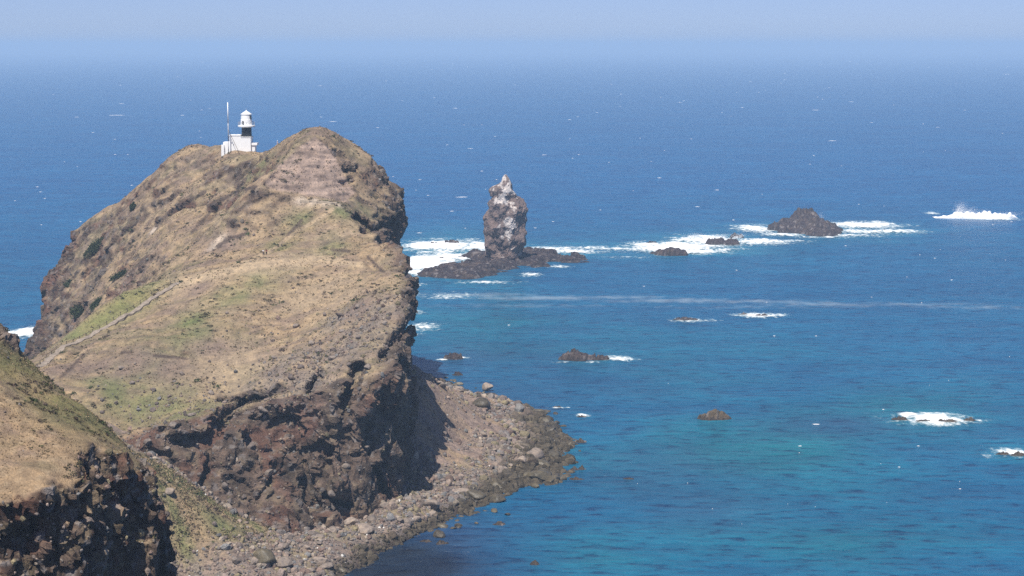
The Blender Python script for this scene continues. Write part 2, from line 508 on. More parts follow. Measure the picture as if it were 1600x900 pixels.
FACE_PX = [(492, 214), (470, 228), (440, 256), (412, 284), (418, 294), (470, 304), (540, 316), (552, 302), (534, 264), (512, 230)]
SCARPS = [([(320, 300, 556), (285, 320, 562), (262, 335, 566), (245, 352, 568)], 1.6), ([(385, 366, 520), (360, 372, 520), (340, 385, 515)], 1.5), ([(330, 330, 540), (300, 362, 535)], 1.0),
          ([(375, 268, 556), (368, 290, 550), (372, 305, 546)], 1.4), ([(400, 292, 520), (375, 297, 530), (350, 310, 540), (325, 322, 548)], 1.2), ([(520, 390, 478), (545, 393, 474)], 1.2), ([(575, 402, 468), (600, 425, 455)], 1.0),
          ([(230, 400, 560), (200, 430, 555)], 1.0), ([(240, 555, 428), (290, 560, 424)], 0.9), ([(95, 590, 425), (130, 555, 438)], 0.9), ([(190, 552, 432), (205, 550, 432)], .8), ([(350, 640, 404), (410, 622, 405), (450, 628, 404)], 1.4),
          ([(470, 345, 494), (450, 368, 488), (425, 392, 483)], 0.8)]

def headland_field(h=0.52):
    x0, x1, y0, y1, z0, z1 = -180.0, -2.0, 350.0, 662.0, -3.0, 86.0
    xs = np.arange(x0, x1, h); ys = np.arange(y0, y1, h); zs = np.arange(z0, z1, h, dtype=np.float32)
    X, Y = np.meshgrid(xs, ys, indexing='ij')
    H = top(X, Y)
    # small scarps and rills on the grass
    P2 = p3(X.ravel(), Y.ravel())
    H = H + (fbm(P2, 16, 3, 3.1) * 0.9).reshape(H.shape)
    rill = fbm(np.stack([P2[:, 0] * 0.18 + P2[:, 1] * 0.12, P2[:, 1] * 0.7, P2[:, 0] * 0.05], 1), 4.0, 3, 31.0).reshape(H.shape)
    H = H + rill * (0.35 + 0.75 * sstep(490, 515, Y) * sstep(-62, -80, X)).astype(np.float32)
    # the bedded face below the peak is cut back, leaving a lip of turf round it
    hx, hy = pix_of(np.c_[X.ravel(), Y.ravel(), H.ravel()])
    sd = (sdf_poly(hx, hy, FACE_PX) * Y.ravel() / F + fbm(P2, 4, 2, 9.9) * 0.5).reshape(H.shape)
    sd = np.where((Y > 496) & (Y < 536), sd, 9)
    H = H - 1.6 * sstep(0.35, -0.35, sd)
    # low scarps running down the far slope and the knoll
    for pts_, dep in SCARPS:
        W = [at(*t) for t in pts_]
        dd = poly_dist2(X, Y, W)
        H = H - 1.5 * dep * np.exp(-(dd / 1.4) ** 2)
    gx, gy = np.gradient(H, h)
    k = 1 / np.sqrt(1 + np.clip(gx ** 2 + gy ** 2, 0, 4))
    S = sdf_poly(X, Y, FOOT)
    # the foot line wanders
    S = S + (fbm(P2, 22, 2, 8.8) * 1.6).reshape(S.shape)
    front = sstep(412, 394, Y) * sstep(-30, -40, X)
    far_left = sstep(-115, -140, X) * sstep(480, 540, Y)
    T = -0.02 + (0.34 + 0.85 * sstep(-43, -62, X)) * front + 0.30 * far_left
    T = T.astype(np.float32)
    f = np.empty((len(xs), len(ys), len(zs)), np.float32)
    for iz, z in enumerate(zs):
        ft = (z - H) * k
        fc = (S + T * (z - 6)) / np.sqrt(1 + T * T)
        f[:, :, iz] = smax(ft, fc, 3.0)
    # rock relief inside a narrow band
    band = np.argwhere(np.abs(f) < 5.6)
    p = np.stack([xs[band[:, 0]], ys[band[:, 1]], zs[band[:, 2]]], 1).astype(np.float32)
    Hb = H[band[:, 0], band[:, 1]]; Sb = S[band[:, 0], band[:, 1]]; Tb = T[band[:, 0], band[:, 1]]; kb = k[band[:, 0], band[:, 1]]
    ft = (p[:, 2] - Hb) * kb; fc = (Sb + Tb * (p[:, 2] - 6)) / np.sqrt(1 + Tb * Tb)
    w = sstep(-3.5, 1.5, fc - ft)
    v = f[tuple(band.T)]
    q = p * np.array((1, 1, 0.7), np.float32)
    big = perlin(q, 13, 1.5) * 3.4
    mid = (0.5 - np.abs(perlin(q, 7.5, 5.5))) * 3.4 - 0.5
    small = (0.4 - np.abs(perlin(p, 3.4, 9.5))) * 1.5
    v = v - w * (big + mid + small - 0.2) - (1 - w) * perlin(p, 3.2, 2.2) * 0.35
    near = (p[:, 1] < 540)
    pn = p[near]; vn = v[near].copy(); v0 = vn.copy()
    qx, qy = pix_of(pn)
    wob = perlin(pn, 2.2, 3.7) * 0.7
    for pts_, dep in CLEFTS:
        dm = line_px(qx, qy, pts_) * pn[:, 1] / F + wob
        m = dm < 2.0
        vn[m] = smax(vn[m], -np.maximum(dm[m], -(v0[m] + dep)), 0.5)
    v[near] = vn
    f[tuple(band.T)] = v
    f[0] = f[-1] = 3; f[:, 0] = f[:, -1] = 3; f[:, :, 0] = f[:, :, -1] = 3
    V, Q = surface_nets(f, (x0, y0, z0), h)
    gi = (np.clip(((V[:, 0] - x0) / h).astype(int), 0, len(xs) - 1), np.clip(((V[:, 1] - y0) / h).astype(int), 0, len(ys) - 1))
    cliff = (S[gi] + T[gi] * (V[:, 2] - 6)) / np.sqrt(1 + T[gi] ** 2) - (V[:, 2] - H[gi]) * k[gi]
    return V, Q, cliff

def relief(me, V, amp_rock, amp_grass, scale, floor_n=0.62, off=0.0, calm=0.0):
    """Fine stone-like relief pushed along the normals; returns rockiness."""
    n = normals_of(me)
    rock = sstep(floor_n + 0.14, floor_n - 0.16, n[:, 2] + 0.16 * fbm(V, 9, 2, 4.4)) * (1 - calm)
    d1, c1 = worley(V, scale, off); d2, c2 = worley(V, scale * 0.5, off + 3)
    ql = V @ np.array(((1, 0, .25), (0, 1, 0), (-.25, 0, .7)))
    _, b1 = worley(ql, scale * 1.9, off + 7); _, b2 = worley(ql, scale * 0.8, off + 9)
    d = rock * amp_rock * ((b1 - .5) * 2.4 + (b2 - .5) * 1.3) + rock * amp_rock * 0.6 * ((0.55 - d1) * (0.4 + c1) * 1.3 + (0.5 - d2) * 0.5 * (0.3 + c2)) + (1 - rock) * amp_grass * perlin(V, scale * 0.8, off)
    if np.ndim(calm):       # weathered beds standing out as thin ledges
        zb = V[:, 2] + 0.25 * perlin(V, 5.0, 1.0)
        d = d + calm * (0.16 * np.sin(zb * 5.2 + 2 * perlin(V, 6.0, 3.0)) + 0.14 * np.sin(zb * 2.3 + 1 + 2 * perlin(V, 7.0, 8.0)) + 0.35 * perlin(V, 1.6, 6.0))
    V2 = V + n * d[:, None]
    me.vertices.foreach_set('co', np.ascontiguousarray(V2, np.float32).ravel()); me.update()
    return V2, n, rock, c1, c2

PATH_PX = [(58, 576), (80, 558), (110, 538), (150, 519), (190, 497), (225, 476), (255, 456), (285, 440)]
TRAIL_PX = [(285, 440), (330, 428), (380, 412), (420, 394), (450, 372), (480, 352), (505, 338), (520, 326)]

headland_V, headland_Q, headland_cliff = headland_field()
headland_me = make_mesh('headland', headland_V, headland_Q, True, M_ground)
_fx, _fy = pix_of(headland_V)
face_mask = sstep(0.5, -0.5, sdf_poly(_fx, _fy, FACE_PX) * headland_V[:, 1] / F) * ((headland_V[:, 1] > 496) & (headland_V[:, 1] < 538))
HV, Hn, Hrock, Hc1, Hc2 = relief(headland_me, headland_V, 0.75, 0.16, 2.3, calm=face_mask)
Hrock = np.maximum(Hrock, sstep(-2.6, 0.2, headland_cliff + 1.6 * fbm(HV, 6, 2, 4.9)) * (1 - sstep(-84, -94, HV[:, 0]) * (HV[:, 1] < 500)))
head_bvh = BVHTree.FromPolygons(HV.tolist(), headland_Q.tolist())

def hit(px, py, bvh=None):
    r = ray(px, py)
    loc, nor, i, d = (bvh or head_bvh).ray_cast(Vector((0, 0, CAMZ)), Vector(r).normalized())
    return (np.array(loc), np.array(nor)) if loc is not None else (None, None)

def spots(V, X, Y, items):
    """soft patches centred on ground points; items (px,py,radius_m)"""
    m = np.zeros(len(V))
    for px, py, r in items:
        c, _ = hit(px, py)
        if c is None: continue
        m = np.maximum(m, np.exp(-(((V - c) / r) ** 2).sum(1)))
    return m

def color_headland():
    V, n, rock = HV, Hn, Hrock
    P = V.astype(np.float32)
    g1 = fbm(P, 18, 4, 1.0); g2 = fbm(P, 6, 3, 2.0); g3 = fbm(P * np.array((1, 1, 2.0), np.float32), 2.2, 3, 6.0)
    col = np.tile(TAN, (len(V), 1))
    col = lay(col, sstep(-0.05, 0.5, g1) * 0.75, OLIVE)
    col = lay(col, sstep(0.0, 0.5, g2) * 0.55, SOIL)
    col = lay(col, sstep(0.1, 0.55, g3) * 0.5, STRAW)
    col = lay(col, sstep(0.22, 0.55, -g3 + 0.3 * g1) * 0.6, OLIVE * 0.7)
    stk = fbm(np.stack([P[:, 0] * 0.18 + P[:, 1] * 0.12, P[:, 1] * 0.7, P[:, 2] * 0.8], 1), 3.0, 4, 31.0)
    col = lay(col, sstep(0.0, 0.5, stk) * 0.55, SOIL * 0.9)
    col = lay(col, sstep(0.1, 0.5, -stk) * 0.35, STRAW)
    # greener hollows, where the photo shows them
    gm = spots(V, None, None, [(160, 500, 6), (200, 468, 7), (240, 445, 6), (120, 525, 5), (400, 265, 7), (380, 236, 5), (560, 340, 4), (530, 330, 4), (470, 345, 5), (440, 385, 5), (400, 440, 7), (370, 460, 7), (250, 550, 9), (200, 610, 9), (170, 590, 8), (520, 390, 5), (300, 530, 7), (230, 600, 9), (280, 640, 6), (300, 500, 6)])
    ol = spots(V, None, None, [(260, 545, 11), (235, 570, 10), (290, 600, 10), (200, 620, 9), (310, 530, 9), (240, 640, 9), (330, 640, 8)])
    col = lay(col, ol * (0.65 + 0.7 * g2), np.array((0.150, 0.142, 0.075)))
    col = lay(col, gm * (0.62 + 0.5 * g2), GREEN * 1.15)
    gm2 = spots(V, None, None, [(150, 505, 5), (180, 480, 5), (215, 460, 5)])
    col = lay(col, gm2 * 0.7, np.array((0.20, 0.20, 0.075)))
    st = spots(V, None, None, [(300, 440, 8), (340, 428, 7), (390, 420, 6), (440, 412, 7), (490, 405, 6), (530, 305, 3), (540, 460, 8), (520, 445, 8), (330, 585, 9), (360, 560, 9), (480, 470, 7)])
    col = lay(col, st * 0.8, STRAW)
    # bare soil
    so = spots(V, None, None, [(130, 575, 6), (100, 575, 5), (160, 570, 6), (190, 580, 5), (350, 380, 5), (330, 390, 4), (245, 355, 3), (220, 420, 6), (200, 440, 5), (310, 450, 4), (215, 560, 9), (265, 575, 8), (330, 545, 6), (560, 480, 6)])
    col = lay(col, so * 0.85, SOIL)
    ps = spots(V, None, None, [(240, 360, 2.5), (345, 375, 2.0), (335, 385, 2.0), (470, 314, 2.0), (490, 315, 2.0), (510, 317, 2.0), (528, 320, 1.5)])
    col = lay(col, ps * 1.0, PALE)
    # rock
    rc = np.tile(ROCK, (len(V), 1))
    rc = lay(rc, sstep(-0.1, 0.4, fbm(P, 12, 3, 7.7)) * 0.7, RED)
    rc = lay(rc, sstep(0.0, 0.45, fbm(P, 9, 3, 12.7)) * 0.8, DARKROCK)
    rc = lay(rc, sstep(0.05, 0.5, fbm(P, 3, 3, 22.7)) * 0.45, np.array((0.21, 0.165, 0.11)))
    rc = rc * (0.7 + 0.5 * Hc1)[:, None]
    rc = lay(rc, (Hc2 > 0.9) * 0.5, GREYROCK)
    col = lay(col, rock, rc)
    # bedded rock face under the peak: weathered pinkish beds
    px, py = pix_of(V)
    face = sstep(0.5, -0.5, sdf_poly(px, py, FACE_PX) * V[:, 1] / F + 0.5 * g2) * ((V[:, 1] > 496) & (V[:, 1] < 538))
    cr = line_px(px, py, [(278, 446, 3), (310, 435, 5), (360, 422, 5), (400, 413, 5), (450, 410, 4), (520, 408, 4), (565, 414, 3)]) + 3.0 * g3
    col = lay(col, sstep(4.0, -2.0, cr) * (V[:, 1] < 500) * 0.85, STRAW * 1.08)
    for pts_, dep in SCARPS:
        dm = line_px(px, py, [(t[0], t[1], 0.8 + dep) for t in pts_]) + 2.0 * g3
        wn_ = np.abs(V[:, 1] - np.mean([t[2] for t in pts_])) < 40
        col = lay(col, sstep(1.6, -0.6, dm) * wn_ * 0.85, SOIL * 0.42)  # dark soil lines with the shade under overhanging scarps painted in
    tr = line_px(px, py, [(a, b, 2.0) for a, b in TRAIL_PX]) + 1.5 * g3
    col = lay(col, sstep(2.0, -0.5, tr) * (V[:, 1] < 500) * 0.75, STRAW * 1.05)
    bed = fbm(P * np.array((0.12, 0.12, 1.5), np.float32), 1.6, 3, 3.0)
    fc = PINK * 1.1 * (1 + 0.4 * bed)[:, None]
    fc = lay(fc, sstep(0.1, 0.5, g2) * 0.6, SOIL * 0.75)
    col = lay(col, face * 0.92, fc)
    # stony apron on the front and right brow of the knoll
    ap = spots(V, None, None, [(500, 560, 9), (540, 540, 8), (460, 560, 8), (570, 510, 7), (480, 600, 7), (420, 600, 6), (600, 480, 5), (530, 500, 6)])
    stones = (Hc1 > 0.45)
    col = lay(col, ap * (0.25 + 0.5 * Hc1), GREYROCK * 0.85)
    # wet weed-dark rock at the tide line
    col = lay(col, sstep(4.0, 1.0, V[:, 2] + g2 * 2), DARKROCK * 0.7)
    return col * (1 + 0.10 * g1)[:, None]

a_ = headland_me.attributes.new('tint', 'FLOAT_COLOR', 'POINT')
hc = color_headland()
a_.data.foreach_set('color', np.c_[hc, np.ones(len(hc))].astype(np.float32).ravel())
headland = link('headland', headland_me, kind='structure')
headland_me.polygons.foreach_set('use_smooth', Hrock[headland_Q].mean(1) < 0.55)

def z_on(x, y, bvh=None, top_z=150.0):
    loc, nor, i, d = (bvh or head_bvh).ray_cast(Vector((x, y, top_z)), Vector((0, 0, -1)))
    return loc.z if loc is not None else 0.0

# ------------------------------------------------------------------ near hill at the lower left
def build_hill(h=0.42):
    HT = [(0, 510, 216), (30, 546, 212), (60, 575, 210), (100, 604, 208), (130, 622, 205), (158, 658, 202), (182, 692, 199), (215, 732, 198), (238, 745, 196),
          (0, 750, 180), (60, 748, 181), (120, 730, 185), (150, 690, 191), (0, 600, 195), (70, 650, 193), (120, 670, 194), (40, 700, 186), (0, 680, 187), (60, 610, 202), (0, 560, 204)]
    pts = [at(*t) for t in HT]
    pts += [(-62, 240, 52), (-50, 232, 48), (-42, 220, 46), (-34, 205, 48), (-80, 245, 58), (-72, 214, 77), (-72, 190, 72), (-62, 165, 60), (-90, 165, 66), (-45, 168, 55), (-34, 185, 54), (-95, 215, 82)]
    ht = TPS(pts, 0.0004)
    brow = [(-95, 172), (-62, 175), (-54, 176.5), (-49.5, 177), (-46.5, 179), (-44.5, 181), (-42.8, 183), (-42.6, 186), (-42.8, 190), (-41.8, 194), (-40.4, 195.6), (-39, 194), (-37.4, 193.6), (-36.6, 197),
            (-38.2, 205), (-42, 214), (-48, 223), (-57, 231), (-72, 238), (-95, 240)]
    x0, x1, y0, y1, z0, z1 = -92.0, -33.0, 155.0, 242.0, -1.0, 84.0
    xs = np.arange(x0, x1, h); ys = np.arange(y0, y1, h); zs = np.arange(z0, z1, h, dtype=np.float32)
    X, Y = np.meshgrid(xs, ys, indexing='ij')
    P2 = p3(X.ravel(), Y.ravel())
    H = ht(X, Y) + (fbm(P2, 9, 3, 5.5) * 0.6).reshape(X.shape)
    # bare boulder-like outcrop on the crest
    oc = at(2, 530, 213)
    H = H - 0.75 + 1.5 * np.exp(-(((X - oc[0] + 0.5) / 1.9) ** 2 + ((Y - oc[1]) / 2.5) ** 2) ** 2)
    gx, gy = np.gradient(H, h)
    k = 1 / np.sqrt(1 + np.clip(gx ** 2 + gy ** 2, 0, 4))
    S = 0.7 + 2.6 * sstep(-44, -38, X) + sdf_poly(X, Y, brow) + (fbm(P2, 7, 2, 2.8) * 0.9).reshape(X.shape)
    T = (0.02 + 0.0 * X).astype(np.float32)
    f = np.empty((len(xs), len(ys), len(zs)), np.float32)
    for iz, z in enumerate(zs):
        f[:, :, iz] = smax((z - H) * k, S + T * (z - 56), 1.2)
    band = np.argwhere(np.abs(f) < 3.2)
    p = np.stack([xs[band[:, 0]], ys[band[:, 1]], zs[band[:, 2]]], 1).astype(np.float32)
    Sb = S[band[:, 0], band[:, 1]]; Hb = H[band[:, 0], band[:, 1]]; kb = k[band[:, 0], band[:, 1]]
    fc = Sb + 0.02 * (p[:, 2] - 56); ft = (p[:, 2] - Hb) * kb
    w = sstep(-2.0, 1.0, fc - ft)
    q = p * np.array((1, 1, 0.6), np.float32)
    nz = perlin(q, 6.0, 1.2) * 2.0 + (0.35 - np.abs(perlin(q, 3.6, 4.1))) * 2.2 + (0.35 - np.abs(perlin(p, 1.6, 6.1))) * 0.9
    f[tuple(band.T)] += -w * (nz - 0.4) - (1 - w) * perlin(p, 1.8, 2.2) * 0.14
    f[0] = f[-1] = 3; f[:, 0] = f[:, -1] = 3; f[:, :, 0] = f[:, :, -1] = 3
    V, Q = surface_nets(f, (x0, y0, z0), h)
    me = make_mesh('hill', V, Q, True, M_hill)
    V, n, rock, c1, c2 = relief(me, V, 0.55, 0.08, 1.25, off=4.0)
    P = V.astype(np.float32)
    g1 = fbm(P, 9, 4, 1.0); g2 = fbm(P, 3, 3, 2.0); g3 = fbm(P, 1.1, 3, 6.0)
    col = np.tile(TAN * np.array((0.95, 0.94, 0.96)), (len(V), 1))
    col = lay(col, sstep(0.0, 0.5, g2) * 0.5, SOIL)
    col = lay(col, sstep(0.1, 0.5, g3) * 0.5, STRAW)
    px, py = pix_of(V)
    up = sstep(650, 570, py - px * 0.55) * (V[:, 1] > 185)
    col = lay(col, up * (0.55 + 0.8 * g1), np.array((0.165, 0.165, 0.062)))
    col = lay(col, sstep(0.2, 0.5, g1) * 0.5, OLIVE)
    rc = np.tile(ROCK * 0.85, (len(V), 1))
    rc = lay(rc, sstep(-0.1, 0.35, fbm(P, 6, 3, 7.7)) * 0.85, RED * 0.9)
    rc = lay(rc, sstep(0.0, 0.45, fbm(P, 5, 3, 12.7)) * 0.85, DARKROCK)
    rc = lay(rc, sstep(0.15, 0.5, fbm(P, 2.5, 3, 22.7)) * 0.6, np.array((0.24, 0.185, 0.12)))
    rc = rc * (0.6 + 0.75 * c1)[:, None]
    rc = lay(rc, (c2 > 0.86) * 0.7, GREYROCK * 1.3)
    col = lay(col, rock, rc)
    outc = np.exp(-(((P - np.array((oc[0] + 0.6, oc[1], oc[2]))) / np.array((2.4, 2.6, 2.2))) ** 2).sum(1) ** 2)
    col = lay(col, outc * 0.9, np.array((0.20, 0.155, 0.13)))
    a = me.attributes.new('tint', 'FLOAT_COLOR', 'POINT')
    a.data.foreach_set('color', np.c_[col, np.ones(len(V))].astype(np.float32).ravel())
    link('hill', me, kind='structure')
    me.polygons.foreach_set('use_smooth', rock[Q].mean(1) < 0.55)
    return V, Q, n, rock
hill_V, hill_Q, hill_n, hill_rock = build_hill()
hill_bvh = BVHTree.FromPolygons(hill_V.tolist(), hill_Q.tolist())

# ------------------------------------------------------------------ beach, scree and grassy fan below the cliff
def build_beach(h=0.6):
    shore = [(470, 940), (540, 897), (585, 868), (625, 850), (660, 832), (700, 812), (740, 795), (770, 780), (800, 764), (845, 752), (868, 738), (868, 712), (878, 692), (862, 668), (832, 648), (780, 634), (725, 612), (692, 594), (668, 579)]
    pts = [tuple(sea_at(*s)) for s in shore]
    inn = [(655, 726, 6), (600, 776, 3.8), (540, 810, 3.0), (480, 806, 3.2), (430, 824, 3.8), (330, 786, 12.5), (240, 730, 21), (262, 800, 15), (400, 832, 7.5), (350, 892, 5.5), (250, 890, 7), (470, 872, 3.4), (560, 842, 2.4), (650, 788, 3.6),
           (500, 850, 3.8), (590, 830, 2.4), (530, 868, 2.4), (610, 810, 3.6), (750, 700, 5), (700, 682, 7), (820, 684, 3), (780, 655, 3), (645, 572, 22), (672, 620, 16.5), (660, 682, 10), (692, 642, 12), (690, 603, 13.5), (712, 622, 9.5), (300, 760, 15.5), (200, 800, 19)]
    pts += [tuple(sea_at(*t)) for t in inn]
    pts += [(30, 470, -4), (28, 430, -4), (5, 410, -4), (-15, 385, -4), (-24, 348, -4), (8, 520, -4), (-8, 560, -5), (-45, 470, 30), (-60, 415, 12), (-42, 500, 22), (-95, 365, 26), (-100, 345, 18), (-64, 342, 6.5), (-50, 342, 4.8), (-38, 341, 2.2), (-66, 325, 3.5), (-48, 322, 1.0), (-30, 330, -1.5), (-40, 530, 8)]
    bt = TPS(pts, 0.0003)
    xs = np.arange(-112, 34, h); ys = np.arange(318, 566, h)
    X, Y = np.meshgrid(xs, ys, indexing='ij')
    Z = bt(X, Y)
    P2 = p3(X.ravel(), Y.ravel())
    Z = Z + (fbm(P2, 9, 3, 1.1) * 0.85).reshape(Z.shape) + (np.abs(perlin(P2, 2.0, 3.0)) * 0.4).reshape(Z.shape)
    V = np.c_[X.ravel(), Y.ravel(), Z.ravel()]
    px, py = pix_of(V)
    X_, Y_, Z_ = V.T
    scree = (Z_ > 7.5) & (Y_ > 436) & (X_ > -45)
    scree = sstep(3.8, 5.4, Z_ + fbm(P2, 6, 2, 9) * 1.6) * (Y_ > 432) * (X_ > -48)
    fan = sstep(3, -3, sdf_poly(X_, Y_, [tuple(at(*t)[:2]) for t in [(225, 720, 370), (300, 752, 370), (350, 785, 370), (425, 806, 376), (432, 832, 368), (390, 862, 358), (335, 905, 345), (150, 940, 335), (140, 740, 365)]]) + fbm(P2, 8, 3, 2) * 4)
    ny = len(ys)
    i, j = np.meshgrid(np.arange(len(xs) - 1), np.arange(ny - 1), indexing='ij')
    v = (i * ny + j).ravel()
    Q = np.stack([v, v + ny, v + ny + 1, v + 1], 1)
    Zc = Z_[Q].max(1)
    Xc = X_[Q].min(1); Yc = Y_[Q].max(1)
    Q = Q[(Zc > -1.5) & (Xc > -96) & ~((Xc < -48) & (Yc > 404))]
    g1 = fbm(P2, 14, 4, 4); g2 = fbm(P2, 4, 3, 5); g3 = fbm(P2, 1.5, 3, 6)
    bc = np.tile(np.array((0.225, 0.175, 0.145)), (len(V), 1))
    bc = lay(bc, sstep(-0.1, 0.5, g1) * 0.6, np.array((0.26, 0.215, 0.11)))
    bc = lay(bc, sstep(0.0, 0.4, g2) * 0.6, GREYROCK * 0.7)
    bc = lay(bc, sstep(2.2, 0.2, Z_ + g2), DARKROCK * 0.9)
    sc = np.tile(PINK * 0.92, (len(V), 1))
    streak = fbm(np.stack([X_ * 0.35 + Y_ * 0.9, X_ * 0.1, Z_ * 0.0], 1), 5, 3, 3)
    sc = lay(sc, sstep(-0.1, 0.45, streak) * 0.7, TAN)
    sc = lay(sc, sstep(0.1, 0.5, g2) * 0.55, SOIL * 0.8)
    fc = np.tile(TAN * 0.95, (len(V), 1))
    fstreak = fbm(np.stack([X_ + Y_ * 0.6, Y_ * 0.3, Z_ * 0], 1), 7, 3, 13)
    fc = lay(fc, sstep(-0.05, 0.4, fstreak) * 0.75, GREEN * 1.1)
    fc = lay(fc, sstep(0.1, 0.5, g3) * 0.5, STRAW)
    fc = lay(fc, sstep(0.15, 0.5, -g2) * 0.5, OLIVE * 0.8)
    def patch(c, pts2):
        m = np.zeros(len(V))
        for a, b, d, r in pts2:
            q = at(a, b, d); m = np.maximum(m, np.exp(-((X_ - q[0]) ** 2 + (Y_ - q[1]) ** 2) / r ** 2))
        return m
    fc = lay(fc, patch(0, [(270, 775, 362, 5), (265, 760, 364, 4), (345, 800, 366, 4), (350, 855, 354, 4)]) * 0.8, GREEN * 1.25)
    scf = scree[Q].mean(1) > 0.5; ff = (fan[Q].mean(1) > 0.5) & ~scf
    out = {}
    for nm, sel, c in (('beach', ~scf & ~ff, lay(lay(bc, scree, sc), fan, fc)), ('scree_slope', scf, lay(bc, scree, sc)), ('grassy_slope', ff, lay(bc, fan, fc))):
        q = Q[sel]; u, inv = np.unique(q, return_inverse=True)
        me = make_mesh(nm, V[u], inv.reshape(-1, 4), True, M_beach, c[u])
        link(nm, me, kind='structure')
        out[nm] = (V[u], inv.reshape(-1, 4))
    return V, Q, out, fan, scree
beach_V, beach_Q, beach_parts, beach_fan, beach_scree = build_beach()
beach_bvh = BVHTree.FromPolygons(beach_V.tolist(), beach_Q.tolist())

# ------------------------------------------------------------------ loose stones
def ico(sub):
    bm = bmesh.new(); bmesh.ops.create_icosphere(bm, subdivisions=sub, radius=1.0)
    bm.verts.ensure_lookup_table()
    V = np.array([v.co[:] for v in bm.verts]); Fc = np.array([[v.index for v in f.verts] for f in bm.faces])
    bm.free(); return V, Fc

def rock_template(sub, seed, cuts=7, noise=0.12):
    r = np.random.default_rng(seed)
    V, Fc = ico(sub)
    for _ in range(cuts):                      # flat broken faces
        d = r.normal(size=3); d /= np.linalg.norm(d)
        lim = r.uniform(0.5, 0.85)
        s = V @ d
        V = V - np.where(s > lim, (s - lim) * 0.9, 0)[:, None] * d
    V = V * r.uniform(0.75, 1.15, 3) * np.array((1, 1, 0.8))
    V = V * (1 + noise * perlin(V, 0.7, seed * 1.7))[:, None]
    return V, Fc
TEMPL1 = [rock_template(1, 100 + k, 3, 0.25) for k in range(8)]
TEMPL2 = [rock_template(2, 200 + k) for k in range(12)]
TEMPL3 = [rock_template(3, 300 + k, 9, 0.16) for k in range(6)]

def rot_mats(n, r):
    q = r.normal(size=(n, 4)); q /= np.linalg.norm(q, axis=1)[:, None]
    w, x, y, z = q.T
    return np.stack([np.stack([1 - 2 * (y * y + z * z), 2 * (x * y - z * w), 2 * (x * z + y * w)], -1),
                     np.stack([2 * (x * y + z * w), 1 - 2 * (x * x + z * z), 2 * (y * z - x * w)], -1),
                     np.stack([2 * (x * z - y * w), 2 * (y * z + x * w), 1 - 2 * (x * x + y * y)], -1)], 1)

def scatter_mesh(name, pos, size, cols, templ, r, mat=None, parent=None):
    Vs, Fs, Cs = [], [], []; base = 0
    which = r.integers(0, len(templ), len(pos))
    for t, (tv, tf) in enumerate(templ):
        m = which == t; n = m.sum()
        if not n: continue
        Rm = rot_mats(n, r)
        v = np.einsum('nij,vj->nvi', Rm, tv) * size[m][:, None, None] + pos[m][:, None, :]
        f = tf[None] + (np.arange(n) * len(tv))[:, None, None] + base
        Vs.append(v.reshape(-1, 3)); Fs.append(f.reshape(-1, 3)); Cs.append(np.repeat(cols[m], len(tv), 0))
        base += n * len(tv)
    me = make_mesh(name, np.concatenate(Vs), np.concatenate(Fs), False, mat or M_stone, np.concatenate(Cs))
    return link(name, me, parent, kind='stuff')

def sample_faces(V, Q, w, n, r):
    a, b, c, d = (V[Q[:, k]] for k in range(4))
    area = 0.5 * np.linalg.norm(np.cross(c - a, d - b), axis=1) * w
    cdf = np.cumsum(area); cdf /= cdf[-1]
    i = np.searchsorted(cdf, r.random(n))
    u, v = r.random((2, n, 1))
    return (a[i] * (1 - u) + b[i] * u) * (1 - v) + (d[i] * (1 - u) + c[i] * u) * v, i

STONE_PAL = 1.2 * np.array([(0.24, 0.19, 0.165), (0.20, 0.175, 0.16), (0.25, 0.195, 0.16), (0.16, 0.13, 0.115), (0.195, 0.14, 0.115), (0.30, 0.25, 0.20), (0.19, 0.185, 0.18), (0.25, 0.21, 0.13)])
WETC = np.array((0.085, 0.07, 0.05))

def stones_on_beach():
    r = np.random.default_rng(21)
    b_w = 1 - np.clip(beach_fan + 0.93 * beach_scree, 0, 1)
    zc = beach_V[beach_Q][:, :, 2].mean(1)
    w = b_w[beach_Q].mean(1) * (zc > -0.7) * (beach_V[beach_Q][:, :, 0].mean(1) > -75)
    pos, i = sample_faces(beach_V, beach_Q, w + 0.03 * (zc > 0), 16000, r)
    g = fbm(pos.astype(np.float32), 9, 2, 3.3)
    size = r.lognormal(-0.92, 0.42, len(pos)) * (1.0 + 0.5 * np.clip(g, -1, 1)) * np.where(pos[:, 2] < 1.8, 1.25, 1.0)
    size = np.clip(size, 0.16, 1.3)
    cols = STONE_PAL[r.integers(0, len(STONE_PAL), len(pos))] * r.uniform(0.7, 1.2, (len(pos), 1))
    tip = sstep(-14, 2, pos[:, 0]) * (pos[:, 1] > 405)
    wet = sstep(2.2 + 1.6 * tip, 0.6 + 1.0 * tip, pos[:, 2] + 0.8 * g)[:, None]
    size = size * (1 + 0.35 * tip)
    cols = cols * (1 - wet) + WETC * r.uniform(0.7, 1.5, (len(pos), 1)) * wet
    cols[(r.random(len(pos)) < 0.014) & (size < 0.5)] = (0.72, 0.70, 0.66)
    pos[:, 2] += size * 0.18
    big = size > 0.55
    scatter_mesh('beach_stones', pos[~big], size[~big], cols[~big], TEMPL1, r)
    scatter_mesh('beach_cobbles', pos[big], size[big], cols[big], TEMPL2, r)
stones_on_beach()

